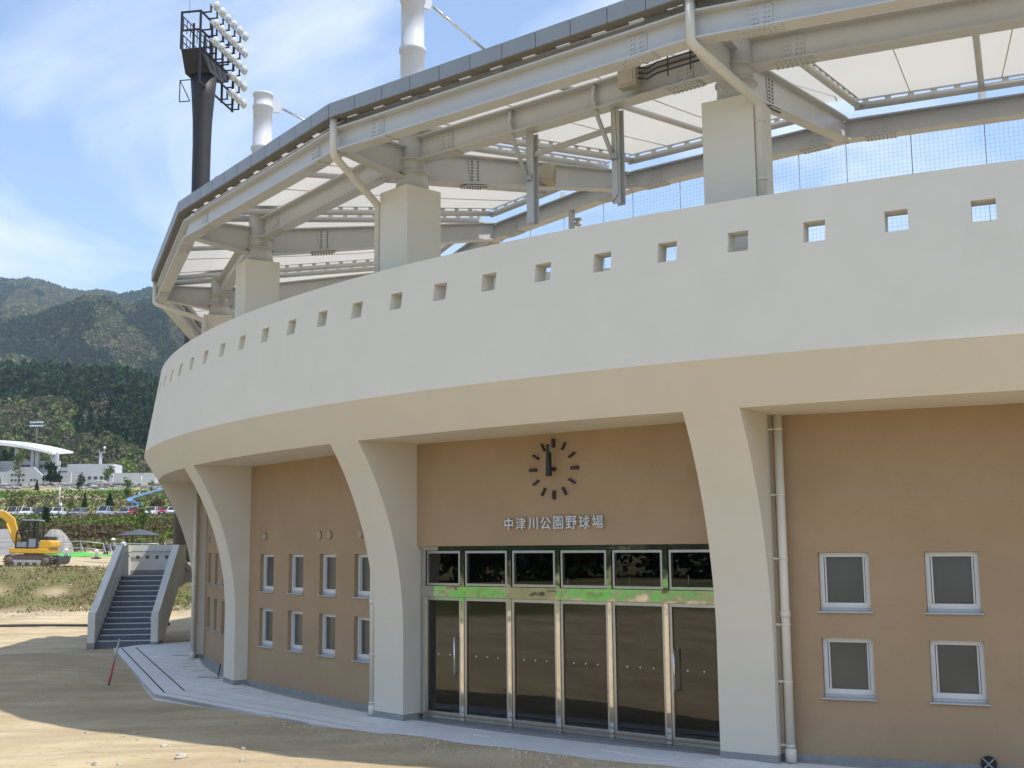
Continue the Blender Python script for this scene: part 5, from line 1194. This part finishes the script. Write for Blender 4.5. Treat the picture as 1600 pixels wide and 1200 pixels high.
    c = thing('entrance_canopy', 'small white canopy in front of the far hall wall', 'canopy', (X(170), Y - 7, zb)); MB().box(X(166), X(176), Y - 8, Y - 5, Zp(755.5), Zp(754)).build('roof', 'far_roof', c)
    for px in (167, 175): MB().box(X(px) - .1, X(px) + .1, Y - 7.8, Y - 7.6, zb - 1.5, Zp(755.5)).build('post', 'rail_metal', c)
far_stadium()
def far_floodlight(px, ptop, Y, rows, cols, sp, label, pbot):
    a = at(px, ptop, Y); b = Vector((a.x, a.y, gz(a.x, a.y) - 1)); t = thing('far_floodlight', label, 'floodlight', b)
    MB().tube([b, a], .5, 8, r2=.32).build('pole', 'far_dark', t)
    for r in range(rows):
        z = a.z - r * sp * 1.5; MB().box(a.x - cols * sp / 2, a.x + cols * sp / 2, a.y - .2, a.y, z - .7, z - .5).build('crossbar', 'far_dark', t)
        for c in range(cols): x = a.x + (c - (cols - 1) / 2) * sp; MB().lathe([(.15, -.3), (.36, .0), (.34, .1)], 8, Matrix.Translation((x, a.y - .3, z)) @ Matrix.Rotation(R_(90), 4, 'X')).build('lamp', 'reflector', t)
far_floodlight(58, 660, 420, 2, 6, .85, 'far floodlight mast with a small lamp bar above the white roof', 0)
far_floodlight(70, 690, 470, 3, 6, .62, 'lower far floodlight with three lamp bars just above the white roof', 0)

# ------------------------------------------------------------------ trees
def tree(px, ybase, ytop, Y, wpx, kind, label, n=420, leaf=None, group='park trees on the slope', conifer=False):
    b = at(px, ybase, Y); zt = at(px, ytop, Y).z; zg = gz(b.x, Y); zb = min(zg, b.z) if abs(zg - b.z) < 4 else b.z; H = zt - zb; w = wpx * Y / FPX / 2
    t = thing('conifer' if conifer else 'tree', label, 'tree', (b.x, Y, zb), group=group)
    o = Vector((b.x, Y, zb)); tr = MB(); tr.tube([o - Vector((0, 0, .4)), o + Vector((.04 * H, 0, H * .4)), o + Vector((0, 0, H * .9))], .028 * H, 7, r2=.006 * H)
    for q in range(6):
        a = q * 2.4; f = .3 + .09 * q; p0 = o + Vector((0, 0, H * f)); tr.tube([p0, p0 + Vector((math.cos(a) * w * .7, math.sin(a) * w * .7, H * .16))], .010 * H, 5, r2=.003 * H)
    tr.build('trunk', 'bark', t)
    P_ = []
    if conifer:
        f = rng.uniform(0, 1, n) ** 1.3; a = rng.uniform(0, 6.283, n); r = (1 - f) * w * np.sqrt(rng.uniform(.15, 1, n)) * (1 + .25 * np.sin(f * 40)); pts = np.stack([o.x + np.cos(a) * r, o.y + np.sin(a) * r, zb + H * (.08 + .92 * f)], 1)
    else:
        k = 13; cf = rng.uniform(.3, .93, k); ca = rng.uniform(0, 6.283, k); cw = np.sqrt(np.clip(1 - ((cf - .58) / .46) ** 2, .05, 1)); cr = rng.uniform(.15, .72, k) * w * cw
        cc = np.stack([o.x + np.cos(ca) * cr, o.y + np.sin(ca) * cr, zb + H * cf], 1); ch = rng.integers(0, k, n); s_ = np.array([w * .26, w * .26, H * .075]); pts = cc[ch] + rng.normal(size=(n, 3)) * s_
        ct = rng.uniform(-.25, .25, k)
    tint = np.clip(rng.normal(.5, .2, n) + (0 if conifer else ct[ch]), 0, 1); V, F, ti = leaf_cloud(pts, leaf or max(.16, w * .13), tint)
    V = V - np.array(o); inst('crown', np_mesh('crown', V, F, kind, ti), t, Matrix.Translation(o))
tree(28, 758, 704, 291, 20, 'leaf_green', 'tall loose light green tree before the arch of the far stadium', 300)
tree(78, 758, 722, 290, 29, 'leaf_dark', 'dense round dark green tree before the far stadium columns', 900)
tree(126, 769, 740, 283, 14, 'leaf_dark', 'small dark tree between the arch and the hall wall', 420)
tree(168, 758, 726, 291, 20, 'leaf_green', 'loose spreading green tree before the far hall windows', 260)
tree(197, 787, 747, 262, 15, 'leaf_green', 'bright green narrow tree left of the blue slide', 520)
tree(57, 773, 750, 284, 11, 'leaf_dark', 'little conifer at the foot of the stone wall', 380, conifer=True)
tree(132, 796, 771, 240, 11, 'leaf_dark', 'narrow dark conifer on the grass slope above the car park', 420, conifer=True)
tree(171, 800, 771, 238, 22, 'leaf_dark', 'broad dark conifer above the pale blue wagon', 620, conifer=True)
tree(236, 775, 752, 275, 13, 'leaf_pale', 'thin yellowish young tree beside the top of the slide', 150)
tree(246, 803, 778, 225, 24, 'leaf_brown', 'round brownish bush right of the slide', 520)
tree(25, 803, 766, 228, 30, 'leaf_pale', 'loose olive tree above the beige van', 300)
tree(47, 803, 776, 222, 16, 'leaf_brown', 'bare brownish tree above the white car', 200)
tree(110, 803, 774, 226, 14, 'leaf_pale', 'young yellow-green tree on the slope right of the lamp post', 180)
tree(71, 832, 793, 160, 13, 'leaf_dark', 'dark upright shrub in front of the car park behind the cab', 520)
tree(222, 852, 785, 118, 40, 'leaf_green', 'young green tree with thin stem just left of the tower', 330, leaf=.12)
tree(172, 848, 815, 120, 12, 'leaf_brown', 'thin bare sapling on the scrub slope', 90, leaf=.08)
tree(13, 850, 800, 125, 14, 'leaf_pale', 'thin sapling left of the excavator boom', 90, leaf=.08)
def scrub():
    n = 17000; y = rng.uniform(101, 192, n) ; x = -y * rng.uniform(.22, .47, n); z = ground_z(x, y)
    d = fbm(x * .09, y * .09, 61); d2 = fbm(x * .35, y * .35, 65, 3); keep = d2 > .38; x, y, z, d = x[keep], y[keep], z[keep], d[keep]; n = len(x)
    hedge = np.clip((y - 178) / 8, 0, 1); h = rng.uniform(0, 1, n) * (.35 + .8 * np.clip(d - .3, 0, 1) + hedge * .12)
    t = np.clip((d - .5) * 2.2 + .45 + hedge * .35 + rng.normal(0, .16, n), 0, 1)
    V, F, ti = leaf_cloud(np.stack([x, y, z + h], 1), rng.uniform(.10, .26, n), t)
    foliage('scrub_leaf', [(.09, .06, .04), (.13, .095, .055), (.14, .12, .05), (.11, .14, .04), (.12, .19, .035)], .25)
    tag(inst('scrub', np_mesh('scrub', V, F, 'scrub_leaf', ti), None, I4), 'brown and green scrub covering the slope below the car park', 'scrub', kind='stuff')
scrub()
def lawn_tufts():
    n = 9000; y = rng.uniform(217, 286, n); x = -y * rng.uniform(.26, .47, n); z = ground_z(x, y); d = fbm(x * .16, y * .16, 41); d2 = fbm(x * .05, y * .12, 91)
    t = np.clip((d2 - .5) * 2.5 + .55 + rng.normal(0, .18, n), 0, 1); V, F, ti = leaf_cloud(np.stack([x, y, z + rng.uniform(.0, .25, n)], 1), rng.uniform(.12, .34, n), t)
    tag(inst('lawn_grass', np_mesh('lawn_grass', V, F, 'grass_blade', ti), None, I4), 'rough grass tufts on the slope above the car park', 'grass', kind='stuff')
lawn_tufts()
def forest():
    VV, FF, TT = [], [], []; nb = 0
    def add(n_try, ya, yb, Hr, leaves, lf, crown):
        nonlocal nb
        y = np.sqrt(rng.uniform(ya ** 2, yb ** 2, n_try)); x = -y * rng.uniform(.20, .52, n_try); keep = (y > 352); x, y = x[keep], y[keep]; z = ground_z(x, y); n = len(x)
        u = x + .43 * y; big = fbm(u / 120 + 5, y / 330, 71, 3); mid = fbm(u / 38, y / 90, 75, 3); v = big * .65 + mid * .35
        # kind of stand: dark cedar plantations, brown leafless oak, fresh yellow-green
        cedar = v + np.where(y < 480, .10, np.where(y < 800, .07, np.where(y > 1900, .03, -.02))) > .53
        tint = np.where(cedar, rng.uniform(.0, .26, n), np.where(rng.uniform(0, 1, n) < .16 + .25 * (mid > .6), rng.uniform(.85, 1, n), rng.uniform(.36, .76, n)))
        H = rng.uniform(*Hr, n) * np.where(cedar, 1.15, .85); w = H * np.where(cedar, .22, .42) * crown
        f = rng.uniform(0, 1, (n, leaves)); a = rng.uniform(0, 6.283, (n, leaves)); rr = np.sqrt(rng.uniform(.1, 1, (n, leaves)))
        prof = np.where(cedar[:, None], (1 - f) * 1.1 + .08, np.sqrt(np.clip(1 - (2 * f - 1) ** 2, .02, 1)))
        px = x[:, None] + np.cos(a) * rr * prof * w[:, None]; py = y[:, None] + np.sin(a) * rr * prof * w[:, None]; pz = z[:, None] + H[:, None] * (np.where(cedar[:, None], .08, .25) + np.where(cedar[:, None], .92, .75) * f)
        pts = np.stack([px, py, pz], -1).reshape(-1, 3); s = np.repeat(H * lf, leaves); t = np.clip(np.repeat(tint, leaves) + rng.normal(0, .05, n * leaves), 0, 1)
        V, F, ti = leaf_cloud(pts, s, t); VV.append(V); FF.append(F + nb); TT.append(ti); nb += len(V)
    add(1100, 352, 560, (5, 10), 120, .075, 1.)
    add(5200, 500, 1000, (6, 11), 34, .12, 1.1)
    add(15000, 1000, 1700, (7, 11), 13, .18, 1.2)
    add(26000, 1700, 2550, (7, 12), 8, .24, 1.3)
    tag(inst('mountain_forest', np_mesh('mountain_forest', np.concatenate(VV), np.concatenate(FF), 'forest_leaf', np.concatenate(TT)), None, I4), 'mixed cedar and leafless forest covering the mountain', 'forest', kind='stuff')
forest()
# ------------------------------------------------------------------ behind the photographer: mirrored in the entrance
def behind():
    t = thing('site_fence', 'low bright green site sheeting mirrored in the entrance door trim', 'fence', (-46, 5, 0))
    for i in range(14):
        y = -34 + i * 4; x = -46 + .2 * (y - 5); z = gz(x, y); MB().tube([(x, y, z - .2), (x, y, z + 1.25)], .04, 6).build('post', 'rail_metal', t)
        hs = random.uniform(.35, .95)
        if i < 13 and i % 4 != 2: MB().bar((x, y + .05, z + .1 + hs / 2), (x + .8, y + 3.95, z + .1 + hs / 2), .03, hs).build('sheet_panel', 'green_sheet', t)
    for i in range(11):
        y = -34 + i * 6.5 + random.uniform(-2, 2); x = -78 - random.uniform(0, 12); zg = gz(x, y); o = Vector((x, y, zg)); H = random.uniform(6.5, 10); n = 2600
        tt = thing('roadside_tree', 'dark leafy tree off to the left, mirrored in the entrance glass', 'tree', o, group='trees mirrored in the entrance glass'); MB().tube([o, o + Vector((0, 0, H * .8))], .2, 7, r2=.05).build('trunk', 'bark', tt)
        pts = rng.normal(size=(n, 3)) * np.array([H * .24, H * .24, H * .22]) + np.array([0, 0, H * .5]); V, F, ti = leaf_cloud(pts, .33, np.clip(rng.normal(.5, .2, n), 0, 1)); inst('crown', np_mesh('crown', V, F, 'leaf_dark', ti), tt, Matrix.Translation(o))
behind()

# ------------------------------------------------------------------ air
def haze():
    m = bpy.data.materials.new('air'); m.use_nodes = True; t = m.node_tree; t.nodes.clear(); o = N(t, 'ShaderNodeOutputMaterial'); v = N(t, 'ShaderNodeVolumePrincipled')
    v.inputs['Color'].default_value = (.72, .85, 1, 1); v.inputs['Density'].default_value = .00014; v.inputs['Anisotropy'].default_value = .2
    t.links.new(v.outputs[0], o.inputs['Volume']); MATS['air'] = m
    h = MB().box(-9100, 9100, -9100, 9100, -4, 720).build('haze', 'air', None, I4); tag(h, 'thin bluish air fading the mountain', 'haze', kind='stuff')
haze()
